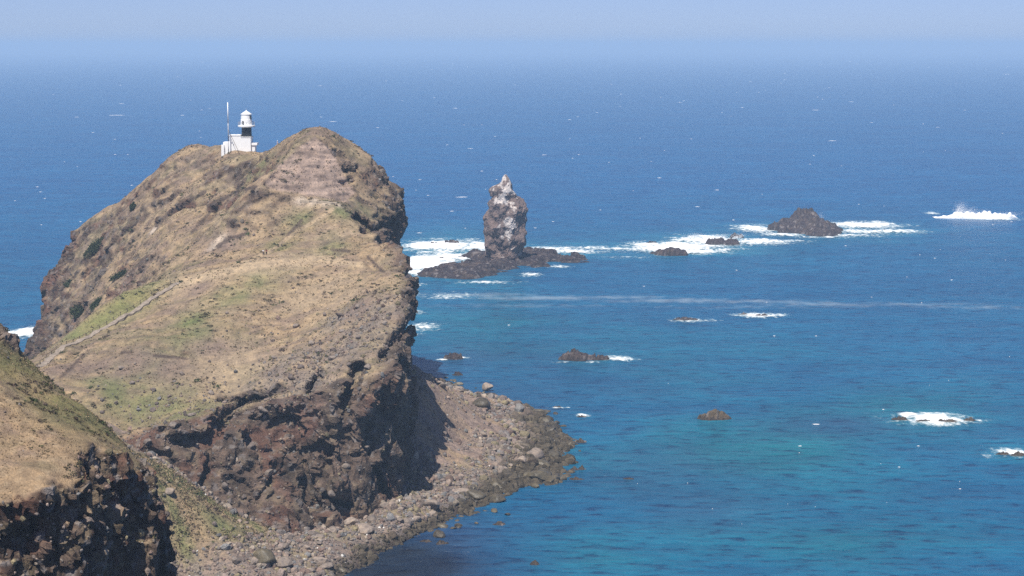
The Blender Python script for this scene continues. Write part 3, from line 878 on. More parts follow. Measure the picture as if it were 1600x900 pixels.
def stones_on_headland():
    r = np.random.default_rng(5)
    fc = HV[headland_Q].mean(1)
    fpx, fpy = pix_of(fc)
    rk = Hrock[headland_Q].mean(1)
    fn = Hn[headland_Q].mean(1)
    vis = (fn @ np.array((0, -1, 0.15)) > -0.05) | (fn[:, 0] > 0.3)
    zones = np.zeros(len(fc))
    for px, py, rad, s in [(500, 560, 9, 1), (545, 535, 9, 1), (455, 575, 8, .9), (575, 505, 7, 1), (610, 470, 6, .8), (480, 605, 7, 1), (420, 615, 6, .8), (350, 620, 8, .5), (250, 640, 9, .5), (530, 500, 6, .6), (400, 520, 8, .15), (300, 640, 8, .5), (220, 680, 8, .5), (190, 620, 8, .2)]:
        c, _ = hit(px, py)
        if c is not None: zones = np.maximum(zones, s * np.exp(-(((fc - c) / rad) ** 2).sum(1)))
    w = (zones + 0.13 * rk + 0.006) * vis * (fc[:, 1] < 560) * (fc[:, 2] > 1)
    pos, i = sample_faces(HV, headland_Q, w, 9000, r)
    size = np.clip(r.lognormal(-1.55, 0.5, len(pos)), 0.10, 0.75)
    cols = STONE_PAL[r.integers(0, len(STONE_PAL), len(pos))] * r.uniform(0.5, 1.05, (len(pos), 1))
    pos += fn[i] * (size * 0.2)[:, None]
    scatter_mesh('embedded_stones', pos, size, cols, TEMPL1, r, parent=headland)
    # on the near hill
    fn2 = hill_n[hill_Q].mean(1); rk2 = hill_rock[hill_Q].mean(1); fc2 = hill_V[hill_Q].mean(1)
    w2 = (0.5 * rk2 + 0.012) * ((fn2[:, 1] < 0.3) | (fn2[:, 0] > 0.2)) * (fc2[:, 2] > 30) * (fc2[:, 0] > -70)
    pos, i = sample_faces(hill_V, hill_Q, w2, 3500, r)
    size = np.clip(r.lognormal(-1.75, 0.5, len(pos)), 0.08, 0.6)
    cols = STONE_PAL[r.integers(0, len(STONE_PAL), len(pos))] * r.uniform(0.55, 1.15, (len(pos), 1))
    pos += fn2[i] * (size * 0.2)[:, None]
    scatter_mesh('embedded_stones', pos, size, cols, TEMPL1, r, parent=bpy.data.objects['hill'])
stones_on_headland()

# single stones one can pick out in the ground of the headland
STONE_MAT = rock_obj_mat('embedded_boulder_rock', (0.13, 0.105, 0.095), (0.25, 0.21, 0.18))
BOULDER_ME = []
for k, (tv, tf) in enumerate(TEMPL2):
    BOULDER_ME.append(make_mesh('boulder', tv, tf, False, rock_obj_mat('boulder_rock', (0.15, 0.125, 0.11), (0.32, 0.26, 0.215)) if k == 0 else BOULDER_ME[0].materials[0]))
WET_MAT = rock_obj_mat('wet_rock', (0.055, 0.046, 0.036), (0.12, 0.10, 0.065), wet=True)
STONE_ME = [make_mesh('stone', tv, tf, False, STONE_MAT) for tv, tf in TEMPL2]
WET_ME = [make_mesh('wet_boulder', tv, tf, False, WET_MAT) for tv, tf in TEMPL2]
big_stones = [(535, 494, 1.5), (464, 511, 1.1), (487, 538, 1.1), (498, 549, 1.0), (560, 528, 1.0), (535, 518, 0.9), (583, 500, .9), (508, 492, .9), (560, 480, .9), (600, 505, .9), (190, 575, .9), (355, 490, .8), (207, 600, 1.0),
              (330, 615, 1.2), (300, 650, 1.2), (270, 665, 1.2), (410, 640, 1.2), (455, 590, 1.2), (520, 560, 1.1), (545, 570, 1.0), (430, 560, 1.0), (470, 575, .9), (240, 610, .8), (285, 585, .9), (600, 555, 1.0), (575, 575, 1.1), (230, 690, 1.0), (260, 700, 1.1), (390, 700, 1.3), (420, 740, 1.3), (370, 720, 1.2), (540, 730, 1.3), (570, 700, 1.3), (520, 770, 1.4), (350, 760, 1.1), (160, 645, .8)]
for px, py, s in big_stones:
    c, nrm = hit(px, py)
    if c is None: continue
    o = link('stone', random.choice(STONE_ME), headland)
    o.location = c + nrm * s * 0.22
    o.scale = (s * random.uniform(.8, 1.15), s * random.uniform(.7, 1.0), s * random.uniform(.6, .85))
    o.rotation_euler = (random.uniform(-.5, .5), random.uniform(-.5, .5), random.uniform(0, 6.28))

def boulder(px, py, wpx, label, hratio=0.75, wet=False, group=None, d=None, mesh=None):
    if d is None:
        c, nrm = hit(px, py, beach_bvh)
        if c is None or c[2] < 0: c = sea_at(px, py)
    else: c = at(px, py, d)
    s = wpx / 2 * c[1] / F / 0.85
    o = link('boulder', mesh or random.choice(WET_ME if wet else BOULDER_ME), None, label, 'boulder', group)
    o.location = c + np.array((0, 0, s * hratio * 0.35))
    o.scale = (s, s * random.uniform(.8, 1.0), s * hratio)
    o.rotation_euler = (0, 0, random.uniform(0, 6.28))
    return o
BIG_ME = [make_mesh('boulder', tv, tf, True, BOULDER_ME[0].materials[0]) for tv, tf in TEMPL3]
BIGWET_ME = [make_mesh('boulder', tv, tf, True, WET_MAT) for tv, tf in TEMPL3]
boulder(836, 716, 36, 'largest rounded grey boulder on the right edge of the stony beach', 0.85, mesh=BIG_ME[0])
boulder(790, 636, 21, 'tall brown boulder standing in shallow water off the beach', 1.15, mesh=BIG_ME[1], d=sea_at(790, 641)[1])
boulder(762, 608, 16, 'small brown peaked boulder standing alone in water, farthest out from the scree', 0.95, mesh=BIG_ME[2], d=sea_at(762, 611)[1])
boulder(412, 878, 44, 'big dark reddish boulder at the foot of the grassy slope', 0.9, mesh=BIGWET_ME[0])
boulder(265, 770, 24, 'lone dark boulder half sunk in the green grassy slope', 0.6, mesh=BIG_ME[4])
boulder(752, 634, 34, 'broad dark boulder with a small one on top near the scree foot', 0.7, True, mesh=BIGWET_ME[0])
boulder(748, 620, 11, 'small dark boulder perched on the broad dark boulder', 0.9, True, mesh=BIGWET_ME[1])
boulder(864, 754, 27, 'low brown boulder at the water edge, nearest to the open bay', 0.6, True, mesh=BIGWET_ME[2])
boulder(840, 648, 30, 'flat dark boulder at the seaward tip of the beach', 0.5, True, mesh=BIGWET_ME[3])
boulder(783, 738, 22, 'reddish brown boulder in the middle of the stony beach', 0.7, mesh=BIG_ME[5])
boulder(742, 778, 32, 'wide dark olive boulder beside the calm inner shore', 0.7, True, mesh=BIGWET_ME[4])
boulder(775, 783, 26, 'dome shaped wet boulder in the shallows of the inner shore', 0.6, True, mesh=BIGWET_ME[5])
boulder(815, 723, 18, 'grey wedge shaped boulder left of the largest grey boulder', 0.9)
boulder(445, 885, 28, 'grey boulder next to the big dark reddish boulder', 0.8)
boulder(500, 880, 28, 'rounded grey boulder near the bottom of the stony beach', 0.8)
boulder(690, 605, 14, 'pale olive boulder at the top end of the shore below the scree', 0.9)

def many_boulders():
    r = np.random.default_rng(33)
    zc = beach_V[beach_Q][:, :, 2].mean(1); yc = beach_V[beach_Q][:, :, 1].mean(1); xc = beach_V[beach_Q][:, :, 0].mean(1)
    fanw = beach_fan[beach_Q].mean(1)
    n_dry, n_wet = 130, 105
    w = (1 - fanw) * (zc > 1.6) * (zc < 7) * (xc > -72) * (1 - 0.9 * beach_scree[beach_Q].mean(1))
    # keep to what the cliff does not bury
    for n, w_, wet in ((n_dry, w, False), (n_wet, (zc < 1.6) * (zc > -1.0) * (yc < 545) * (xc > -62) * (1 + 2.5 * (xc > -12) * (yc > 410)), True)):
        pos, i = sample_faces(beach_V, beach_Q, w_, n * 5, r)
        k = 0
        for p in pos:
            if k >= n: break
            if z_on(p[0], p[1]) > p[2] + 0.5: continue
            s = float(np.clip(r.lognormal(-0.02, 0.42), 0.55, 2.5))
            if wet: s *= 1.0 + 0.25 * (p[0] > -12)
            src = (WET_ME if wet else BOULDER_ME)[r.integers(0, 12)]
            o = link('boulder', src, None,
                     'dark wet boulder among others along the waterline of the stony beach' if wet else 'dry weathered boulder among the smaller stones of the beach',
                     'boulder', 'wet boulders along the waterline' if wet else 'dry boulders on the beach')
            o.location = (p[0], p[1], max(p[2], -0.3) + 0.22 * s)
            o.scale = (s, s * r.uniform(.7, 1.0), s * r.uniform(.5, .85))
            o.rotation_euler = (r.uniform(-.3, .3), r.uniform(-.3, .3), r.uniform(0, 6.28))
            k += 1
many_boulders()

def offshore_boulders():
    r = np.random.default_rng(44)
    line = [sea_at(*p) for p in [(640, 846), (700, 816), (760, 788), (805, 768), (850, 756), (872, 740), (874, 714), (884, 692), (868, 668), (840, 648), (800, 636), (762, 626), (720, 606), (694, 590)]]
    for k in range(48):
        i = r.integers(0, len(line) - 1); t = r.random()
        a, b = line[i], line[i + 1]
        e = b - a; nrm = np.array((e[1], -e[0], 0)); nrm /= np.linalg.norm(nrm)
        p = a + e * t + nrm * abs(r.normal(0.8, 2.6))
        s = float(np.clip(r.lognormal(0.0, 0.4), 0.45, 2.0))
        o = link('boulder', WET_ME[r.integers(0, 12)], None, 'dark boulder standing in the shallows just off the edge of the stony beach', 'boulder', 'boulders in the shallows off the beach')
        o.location = (p[0], p[1], 0.02 * s)
        o.scale = (s, s * r.uniform(.6, 1.0), s * r.uniform(.4, .75))
        o.rotation_euler = (r.uniform(-.3, .3), r.uniform(-.3, .3), r.uniform(0, 6.28))
offshore_boulders()

# ------------------------------------------------------------------ rocks and reefs in the sea
def rock_field(name, outline, peaks, hbase, label, cat='rock', cell=0.6, rough=1.0, seed=0, group=None, tint=None, kind=None):
    """A low rock: outline in the sea plane, broken surface between hbase and its peaks (x, y, height, radius)."""
    out = np.asarray(outline, float)[:, :2]
    lo, hi = out.min(0) - 3, out.max(0) + 3
    xs = np.arange(lo[0], hi[0], cell); ys = np.arange(lo[1], hi[1], cell)
    X, Y = np.meshgrid(xs, ys, indexing='ij')
    P = p3(X.ravel(), Y.ravel())
    span = min(hi - lo) - 6
    S = -sdf_poly(X, Y, out).ravel() + fbm(P, max(span * 0.35, 1.5), 3, seed + .5) * span * 0.14 * rough
    base = hbase * (sstep(-0.5, max(span * 0.22, 0.8), S) * 1.35 - 0.30)
    Z = base.copy()
    for x, y, hgt, rad in peaks:
        d = np.hypot(P[:, 0] - x, P[:, 1] - y) / rad
        Z = np.maximum(Z, hgt * (1 - d ** 1.25) * sstep(-0.5, 0.6, S) * (1 + rough * (0.16 * perlin(P, max(rad * .45, 1.0), seed + 7.7) + 0.20 * (0.3 - np.abs(perlin(P, max(rad * .22, .8), seed + 8.8))))) - 0.2)
    loc = np.clip(Z + 0.3, 0, None)
    Z = Z + np.minimum(loc, 1.0) * rough * ((0.45 - np.abs(perlin(P, max(span * 0.18, 1.0), seed + 2.5))) * 0.55 * (hbase + 0.15 * loc)
                                            + perlin(P, max(cell * 4, 0.8), seed + 4.5) * 0.35 * np.sqrt(hbase + 0.1 * loc))
    _, blk = worley(P, max(span * 0.09, cell * 2.5), seed + 3.3)
    Z = Z + np.minimum(loc, 1.0) * (blk - 0.45) * 1.1 * np.sqrt(hbase + 0.12 * loc) * rough
    Z = np.where(S < -0.8, -1.0, Z)
    ny = len(ys)
    i, j = np.meshgrid(np.arange(len(xs) - 1), np.arange(ny - 1), indexing='ij')
    v = (i * ny + j).ravel()
    Q = np.stack([v, v + ny, v + ny + 1, v + 1], 1)
    Q = Q[(Z[Q].max(1) > -0.6)]
    if not len(Q): return None
    u, inv = np.unique(Q, return_inverse=True)
    V = np.c_[P[:, :2], Z][u]; Q = inv.reshape(-1, 4)
    c = V.mean(0); c[2] = 0
    me = make_mesh(name, V - c, Q, False, M_reef)
    n = normals_of(me)
    Vf = V.astype(np.float32)
    col = np.tile(np.asarray(tint if tint is not None else (0.066, 0.052, 0.054)), (len(V), 1))
    col = lay(col, sstep(0.0, 0.4, fbm(Vf, 4, 3, seed + 1)) * 0.5, (0.12, 0.088, 0.07))
    col = lay(col, sstep(1.2, 0.1, V[:, 2]) * 0.7, (0.035, 0.03, 0.032))
    col = lay(col, sstep(0.40, 0.55, fbm(Vf, 2.2, 3, seed + 9)) * 0.5, (0.30, 0.27, 0.26))
    a = me.attributes.new('tint', 'FLOAT_COLOR', 'POINT')
    a.data.foreach_set('color', np.c_[col, np.ones(len(V))].astype(np.float32).ravel())
    return link(name, me, None, label, cat, group, kind, loc=c)

def ell(px, py, wpx, depth_ratio=0.75, n=14, seed=0):
    """Outline in the sea plane of a rock wpx wide in the photo, its near edge at (px,py)."""
    c = sea_at(px, py)
    rx = wpx / 2 * c[1] / F; ry = rx * depth_ratio
    r = np.random.default_rng(seed + int(px))
    a = np.linspace(0, 2 * math.pi, n, endpoint=False)
    k = r.uniform(0.8, 1.1, n)
    return np.c_[c[0] + rx * k * np.cos(a), c[1] + ry * (1 + k * np.sin(a))], c, rx, ry

# (near-edge px, py, width px, height px, label, depth ratio)
SMALL_ROCKS = [
    (707, 562, 31, 9, 'dark rounded rock awash off the scree, nearest the headland cliff', .6),
    (716, 587, 17, 5, 'tiny dark rock between the awash rock and the peaked boulder', .7),
    (699, 602, 14, 5, 'low brown rock just off the top of the scree shore', .7),
    (905, 564, 62, 13, 'long low dark rock with foam trailing from its right end', .45),
    (940, 563, 28, 7, 'small rock touching the right end of the long low dark rock', .6),
    (1117, 657, 54, 12, 'reddish brown rock tilted up to the right, alone in turquoise water', .45),
    (872, 637, 14, 3, 'tiny low rock beyond the seaward tip of the beach', .5),
    (910, 652, 16, 4, 'tiny rock capped with white foam, right of the beach tip', .5),
    (888, 694, 26, 6, 'flat brown rock with a pale spot beside the beach', .5),
    (908, 692, 22, 6, 'right hand one of two flat rocks lying just off the beach', .5),
    (897, 735, 16, 6, 'left rock of a small pair in the bay off the beach', .7),
    (910, 734, 12, 6, 'right rock of a small pair in the bay off the beach', .8),
    (900, 750, 24, 4, 'barely exposed rock in front of the small pair in the bay', .4),
    (780, 821, 20, 6, 'small olive rock in the calm bay below the beach', .6),
    (690, 851, 20, 6, 'olive rock in the dark shallows at the bottom of the beach', .6),
    (666, 847, 16, 4, 'low rock left of the olive rock in the dark shallows', .5),
    (835, 883, 14, 7, 'lone round olive rock near the bottom edge of the bay', .8),
    (983, 749, 14, 3, 'tiny rock with a white fleck alone in the middle of the bay', .5),
    (1074, 501, 44, 4, 'low reef rock with thin foam, left one of two far reefs', .3),
    (1162, 492, 16, 3, 'low rock at the left end of the right far reef', .4),
    (1190, 494, 26, 3, 'low rock in the middle of the right far reef foam', .3),
    (1408, 657, 26, 5, 'dark rock at the left end of the oval white reef', .5),
    (1445, 660, 26, 3.5, 'dark rock in the middle left of the oval white reef', .4),
    (1482, 661, 34, 5, 'dark rock in the middle right of the oval white reef', .4),
    (1515, 658, 24, 4, 'dark rock at the right end of the oval white reef', .4),
    (1568, 711, 24, 4, 'dark rock in the foam of the reef at the right edge', .5),
    (1592, 713, 26, 5, 'dark rock cut by the right edge of the photo', .5),
    (62, 524, 22, 12, 'dark rock in white surf left of the headland', .7),
    (676, 381, 14, 3, 'small dark rock in the surf behind the sea stack, left one', .5),
    (706, 381, 24, 6, 'dark rock in the surf behind the sea stack, right one', .5),
    (690, 405, 12, 3, 'tiny dark rock in the white surf left of the reef platform', .5),
    (1130, 384, 54, 11, 'jagged dark rock in surf between the two islets', .5),
    (1152, 372, 22, 6, 'small dark rock behind the jagged rock in surf', .5),
    (1050, 400, 58, 11, 'low dark rock at the near edge of the long white surf', .45),
    (1018, 380, 20, 3, 'tiny dark rock at the left of the long white surf', .4),
    (1030, 397, 30, 6, 'low ledge left of the low dark rock in surf', .4),
    (1384, 362, 14, 3, 'tiny dark rock in the surf right of the big islet', .5),
]
for k, (px, py, w, hp, lab, dr) in enumerate(SMALL_ROCKS):
    o, c, rx, ry = ell(px, py, w, dr, seed=k)
    hgt = hp * c[1] / F
    rr = random.Random(k)
    pk = [(c[0] + rx * rr.uniform(-.35, .35), c[1] + ry * rr.uniform(.7, 1.1), hgt * 1.05, rx * 1.0), (c[0] + rx * rr.uniform(-.6, .6), c[1] + ry, hgt * 0.8, rx * 0.6), (c[0] + rx * rr.uniform(-.8, .8), c[1] + ry * rr.uniform(.6, 1.2), hgt * 0.7, rx * 0.4)]
    brown = (0.115, 0.088, 0.060) if c[1] < 560 else None
    rock_field('sea_rock', o, pk, hgt * 0.55, lab, 'rock', cell=max(rx / 11, 0.2), seed=k * 3.1, tint=brown)

# reef platform under the sea stack
plat = [sea_at(*p) for p in [(662, 428), (690, 436), (735, 440), (790, 433), (850, 420), (905, 411), (912, 402), (870, 396), (830, 391), (800, 388), (740, 396), (708, 402), (712, 412), (688, 420)]]
pc = sea_at(780, 410)
rock_field('reef_platform', plat, [(*(sea_at(735, 418)[:2]), 2.3, 24), (*(sea_at(850, 402)[:2]), 2.3, 20), (*(sea_at(790, 408)[:2]), 3.6, 16), (*(sea_at(885, 404)[:2]), 1.7, 12), (*(sea_at(700, 426)[:2]), 2.0, 12)], 1.9,
           'low dark reef platform of broken rock at the foot of the tall sea stack', 'reef', cell=0.55, seed=51, rough=1.35, tint=(0.046, 0.036, 0.040))
isl = [sea_at(*p) for p in [(1203, 362), (1225, 366), (1262, 369), (1310, 370), (1313, 364), (1302, 357), (1270, 353), (1225, 355)]]
ic = sea_at(1258, 361)
rock_field('islet', isl, [(*(sea_at(1257, 360)[:2]), 12.2, 15), (*(sea_at(1226, 361)[:2]), 6.4, 13), (*(sea_at(1290, 362)[:2]), 4.6, 15), (*(sea_at(1240, 361)[:2]), 7.6, 12), (*(sea_at(1274, 362)[:2]), 7.4, 13), (*(sea_at(1212, 361)[:2]), 5.5, 8)], 2.2,
           'dark pyramid shaped islet ringed by white surf, right of the sea stack', 'islet', cell=0.5, seed=61, rough=1.25)
corn = [sea_at(*p) for p in [(612, 446), (640, 446), (647, 440), (632, 432), (612, 428)]]
rock_field('sea_rock', corn, [(*(sea_at(622, 440)[:2]), 4.6, 10)], 1.4, 'dark wet rock ledge at the foot of the far cliff corner', 'rock', cell=0.4, seed=71)

# ------------------------------------------------------------------ tall sea stack
def sea_stack():
    base = sea_at(790, 411)
    d = base[1]; m = d / F
    rows = [(273, 788, 792), (278, 785, 795), (284, 784, 798), (290, 779, 800), (294, 770, 801), (298, 767, 803), (303, 769, 806), (308, 771, 807), (313, 769, 811), (320, 765, 819), (328, 763, 822), (338, 762, 821), (350, 760, 820),
            (362, 758, 819), (374, 758, 819), (384, 760, 817), (392, 762, 815), (400, 764, 814), (407, 763, 814), (416, 760, 818)]
    zs = np.array([(411 - r[0]) * m for r in rows]) + 0.2
    L = np.array([(r[1] - 790) * m for r in rows]); Rr = np.array([(r[2] - 790) * m for r in rows])
    nz, na = 150, 150
    zz = np.linspace(zs.min(), zs.max(), nz)
    lz = np.interp(zz, zs[::-1], L[::-1]); rz = np.interp(zz, zs[::-1], Rr[::-1])
    cx = (lz + rz) / 2; rx = (rz - lz) / 2
    ry = rx * 0.85 + 0.2
    a = np.linspace(0, 2 * math.pi, na, endpoint=False)
    ex = 2.5
    ca, sa = np.cos(a), np.sin(a)
    den = (np.abs(ca) ** ex + np.abs(sa) ** ex) ** (-1 / ex)
    X = cx[:, None] + rx[:, None] * (ca * den)[None]; Y = ry[:, None] * (sa * den)[None]
    Z = np.broadcast_to(zz[:, None], X.shape)
    V = np.c_[X.ravel(), Y.ravel(), Z.ravel()]
    i, j = np.meshgrid(np.arange(nz - 1), np.arange(na), indexing='ij')
    Q = np.stack([i * na + j, i * na + (j + 1) % na, (i + 1) * na + (j + 1) % na, (i + 1) * na + j], -1).reshape(-1, 4)
    top_i = len(V)
    V = np.r_[V, [[cx[-1], 0, zz[-1] + 0.3]]]
    k = (nz - 1) * na
    capt = np.stack([k + np.arange(na), k + (np.arange(na) + 1) % na, np.full(na, top_i), np.full(na, top_i)], 1)
    me0 = make_mesh('tmp', V, Q, True)
    n = normals_of(me0); bpy.data.meshes.remove(me0)
    n[top_i] = (0, 0, 1)
    Vf = V.astype(np.float32)
    amp = np.minimum(1.0, np.r_[np.repeat(rx, na), 0.3] / 6.0)
    q = Vf * np.array((1, 1, .75), np.float32)
    d1, c1 = worley(q, 5.0, 2.0); d2, c2 = worley(q, 2.1, 5.0)
    disp = ((0.3 - np.abs(perlin(q, 7, 2.5))) * 2.6 + perlin(q, 3.2, 6.5) * 1.1 + (0.62 - d1) * 1.7 + (0.55 - d2) * 0.8 * (0.4 + c2)) * amp
    _, bk = worley(q, 2.6, 8.0); _, bk2 = worley(q, 1.2, 9.0)
    disp = disp + ((bk - .5) * 0.8 + (bk2 - .5) * .5) * amp
    V2 = V + n * disp[:, None]
    V2 = V2 + np.array((base[0] * 0, 0, 0))
    # guano: white on the crown, down the front and on ledges; bare purple-brown on the left flank
    col = np.tile(np.array((0.185, 0.135, 0.120)), (len(V), 1))
    col = lay(col, sstep(0.0, 0.45, fbm(Vf, 6, 3, 3)) * 0.7, (0.13, 0.10, 0.10))
    col = lay(col, sstep(0.1, 0.5, fbm(Vf, 3, 3, 7)) * 0.5, (0.27, 0.21, 0.18))
    hgt = V[:, 2] / zz.max()
    side = V[:, 0] / 9.0
    band = np.exp(-((side - 0.12) / 0.42) ** 2) * sstep(0.12, 0.35, hgt)
    crown = sstep(0.62, 0.80, hgt)
    gn = fbm(Vf * np.array((1, 1, .45), np.float32), 3.0, 4, 11)
    me1 = make_mesh('sea_stack', V2, Q, True)
    n2 = normals_of(me1); bpy.data.meshes.remove(me1)
    g = sstep(0.08, 0.30, gn * 0.8 + 0.42 * band + 0.04 * crown + 0.32 * n2[:, 2] - 0.36 - 0.25 * (side < -0.4) * (hgt < .62))
    col = lay(col, g * 0.88, (0.60, 0.55, 0.52))
    col = lay(col, sstep(4.5, 1.5, V[:, 2]) * 0.5, (0.11, 0.085, 0.075))
    tri = np.r_[np.c_[Q[:, :3]], Q[:, [0, 2, 3]], capt[:, :3]]
    me = make_mesh('sea_stack', V2, tri, False, M_reef, col)
    link('sea_stack', me, None, 'tall pale streaked sea stack with a narrow crown on a low reef', 'sea stack', loc=base)
sea_stack()

# ------------------------------------------------------------------ surf
def foam_material():
    m, nt, b, out = new_mat('sea_foam')
    at_ = N(nt, 'ShaderNodeAttribute', attribute_name='dens')
    geo = N(nt, 'ShaderNodeNewGeometry')
    mp = N(nt, 'ShaderNodeMapping'); mp.inputs['Scale'].default_value = (0.5, 0.24, 0.5)
    nt.links.new(geo.outputs['Position'], mp.inputs['Vector'])
    n1 = N(nt, 'ShaderNodeTexNoise', i_Scale=1.0, i_Detail=6.0, i_Roughness=0.65)
    nt.links.new(mp.outputs[0], n1.inputs['Vector'])
    a = N(nt, 'ShaderNodeMath', operation='MULTIPLY_ADD'); a.inputs[1].default_value = 2.4; a.inputs[2].default_value = -1.28
    nt.links.new(n1.outputs['Fac'], a.inputs[0])
    s = N(nt, 'ShaderNodeMath', operation='ADD')
    nt.links.new(a.outputs[0], s.inputs[0]); nt.links.new(at_.outputs['Fac'], s.inputs[1])
    mr = N(nt, 'ShaderNodeMapRange', interpolation_type='SMOOTHSTEP')
    mr.inputs['From Min'].default_value = 0.0; mr.inputs['From Max'].default_value = 0.95; mr.inputs['To Max'].default_value = 0.97
    nt.links.new(s.outputs[0], mr.inputs['Value'])
    nt.links.new(mr.outputs['Result'], b.inputs['Alpha'])
    nt.links.new(ramp(nt, s.outputs[0], [(0.0, (0.30, 0.52, 0.60)), (0.45, (0.62, 0.76, 0.80)), (0.8, (0.88, 0.89, 0.90))]), b.inputs['Base Color'])
    bpn = N(nt, 'ShaderNodeBump', i_Strength=0.5, i_Distance=1.0)
    nt.links.new(n1.outputs['Fac'], bpn.inputs['Height']); nt.links.new(bpn.outputs[0], b.inputs['Normal'])
    b.inputs['Roughness'].default_value = 0.9
    return m
M_foam = foam_material()
def streak_material():
    m = M_foam.copy(); m.name = 'thin_foam'
    nt = m.node_tree
    for n in nt.nodes:
        if n.type == 'MAP_RANGE':
            n.inputs['From Min'].default_value = -0.15; n.inputs['From Max'].default_value = 0.6; n.inputs['To Max'].default_value = 0.24
        if n.type == 'MAPPING': n.inputs['Scale'].default_value = (0.16, 0.12, 0.5)
        if n.type == 'MATH' and n.operation == 'MULTIPLY_ADD': n.inputs[1].default_value = 1.1; n.inputs[2].default_value = -0.62
        if n.type == 'VALTORGB':
            for e in n.color_ramp.elements: e.color = (0.62, 0.74, 0.82, 1)
    return m
M_streak = streak_material()

def foam(items, label, amp=0.5, cx=0.8, cy=1.6, seed=0.0, mat=None):
    """items: soft ellipses (px, py, rx px, ry px, strength) lying on the sea."""
    E = []
    for px, py, rx, ry, s in items:
        c = sea_at(px, py); e = sea_at(px + rx, py); f_ = sea_at(px, py - ry); g_ = sea_at(px, py + ry)
        E.append((c[0], c[1], e[0] - c[0], f_[1] - c[1], c[1] - g_[1], s))
    lo = (min(c[0] - c[2] * 1.25 for c in E), min(c[1] - c[4] * 1.25 for c in E)); hi = (max(c[0] + c[2] * 1.25 for c in E), max(c[1] + c[3] * 1.25 for c in E))
    xs = np.arange(lo[0], hi[0], cx); ys = np.arange(lo[1], hi[1], cy)
    X, Y = np.meshgrid(xs, ys, indexing='ij')
    P = p3(X.ravel(), Y.ravel())
    wob = fbm(P, 14, 3, seed) * 0.30; fine = fbm(P * np.array((1, .5, 1), np.float32), 4, 3, seed + 5)
    D = np.full(len(P), -1.0)
    for x, y, rx, ru, rd, s in E:
        dy = P[:, 1] - y
        q = np.sqrt(((P[:, 0] - x) / rx) ** 2 + (dy / np.where(dy > 0, ru, rd)) ** 2)
        D = np.maximum(D, np.where(q < 1.4, s * (1.15 - q + wob * 1.2), -1))
    Z = 0.06 + amp * np.clip(D, 0, 1) * (0.55 + 0.9 * fine)
    Z = np.maximum(Z, 0.05)
    ny = len(ys)
    i, j = np.meshgrid(np.arange(len(xs) - 1), np.arange(ny - 1), indexing='ij')
    v = (i * ny + j).ravel()
    Q = np.stack([v, v + ny, v + ny + 1, v + 1], 1)
    Q = Q[D[Q].max(1) > -0.12]
    u, inv = np.unique(Q, return_inverse=True)
    me = make_mesh('surf', np.c_[P[:, :2], Z][u], inv.reshape(-1, 4), True, mat or M_foam, None, {'dens': D[u]})
    link('surf', me, None, label, None, kind='stuff')

foam([(690, 384, 70, 11, 1.5), (760, 386, 70, 10, 1.3), (665, 412, 62, 17, 1.6), (700, 402, 50, 9, 1.2), (640, 425, 36, 9, 1.1), (870, 391, 90, 7, 1.0), (920, 388, 60, 4, .7), (760, 441, 50, 3, .7), (830, 429, 20, 4, .8), (875, 417, 22, 3, .8), (800, 390, 30, 8, .9), (860, 404, 16, 2.5, .6)], 'white surf washing round the sea stack and its reef', 0.7, 0.7, 2.0, 1)
foam([(645, 487, 22, 4, .7), (660, 511, 34, 7, .8), (650, 445, 16, 4, .7), (700, 463, 60, 6, .5), (650, 523, 20, 2.5, .5)], 'thin surf streaks trailing off the headland cliff', 0.25, 0.7, 1.6, 2)
foam([(730, 461, 110, 4, .40), (850, 466, 120, 4, .48), (960, 465, 100, 3, .42), (1060, 470, 120, 4, .46), (1180, 471, 110, 3, .38), (1290, 476, 120, 5, .34), (1420, 476, 110, 3, .28), (1520, 480, 110, 4, .24), (800, 478, 140, 3, .2), (1150, 480, 120, 3, .14)], 'long thin foam line drifting across the bay', 0.08, 1.0, 2.0, 3, M_streak)
foam([(1060, 388, 90, 12, 1.35), (1110, 377, 70, 10, 1.2), (1180, 378, 80, 6, 1.0), (1010, 384, 40, 7, .9), (960, 389, 60, 3, .6), (980, 402, 50, 2, .4)], 'long white surf over the rocks left of the pyramid islet', 0.9, 0.8, 2.2, 4)
foam([(1178, 358, 36, 8, 1.2), (1220, 367, 38, 4, 1.0), (1350, 352, 70, 7, 1.2), (1360, 362, 90, 5, .9), (1400, 362, 55, 4, .9), (1300, 371, 30, 2, .7), (1270, 371, 30, 2, .6), (1330, 368, 50, 4, .7)], 'white surf breaking round the pyramid islet', 0.9, 0.9, 2.4, 5)
foam([(1075, 500, 32, 4, .8), (1100, 501, 28, 2.5, .5)], 'small foam patch on the left far reef', 0.15, 0.6, 1.4, 6)
foam([(1180, 492, 40, 5, 1.0), (1215, 492, 26, 3, .7)], 'small foam patch on the right far reef', 0.2, 0.6, 1.4, 7)
foam([(965, 561, 34, 5, 1.0), (925, 566, 14, 2, .6), (880, 566, 20, 1.5, .4)], 'white foam trailing right of the long low rock', 0.25, 0.4, 1.0, 8)
foam([(1465, 656, 78, 10, 1.25), (1420, 649, 30, 5, 1.0), (1530, 657, 22, 4, .8)], 'oval white foam over the reef in the right part of the bay', 0.35, 0.4, 1.0, 9)
foam([(1585, 708, 38, 8, 1.2), (1548, 712, 22, 4, .5)], 'white foam over the reef at the right edge', 0.35, 0.4, 0.9, 10)
foam([(45, 520, 42, 11, 1.5), (72, 545, 12, 3, .9), (80, 560, 10, 4, .8), (60, 530, 20, 3, .8)], 'white surf in the cove left of the headland', 0.9, 0.5, 1.4, 11)
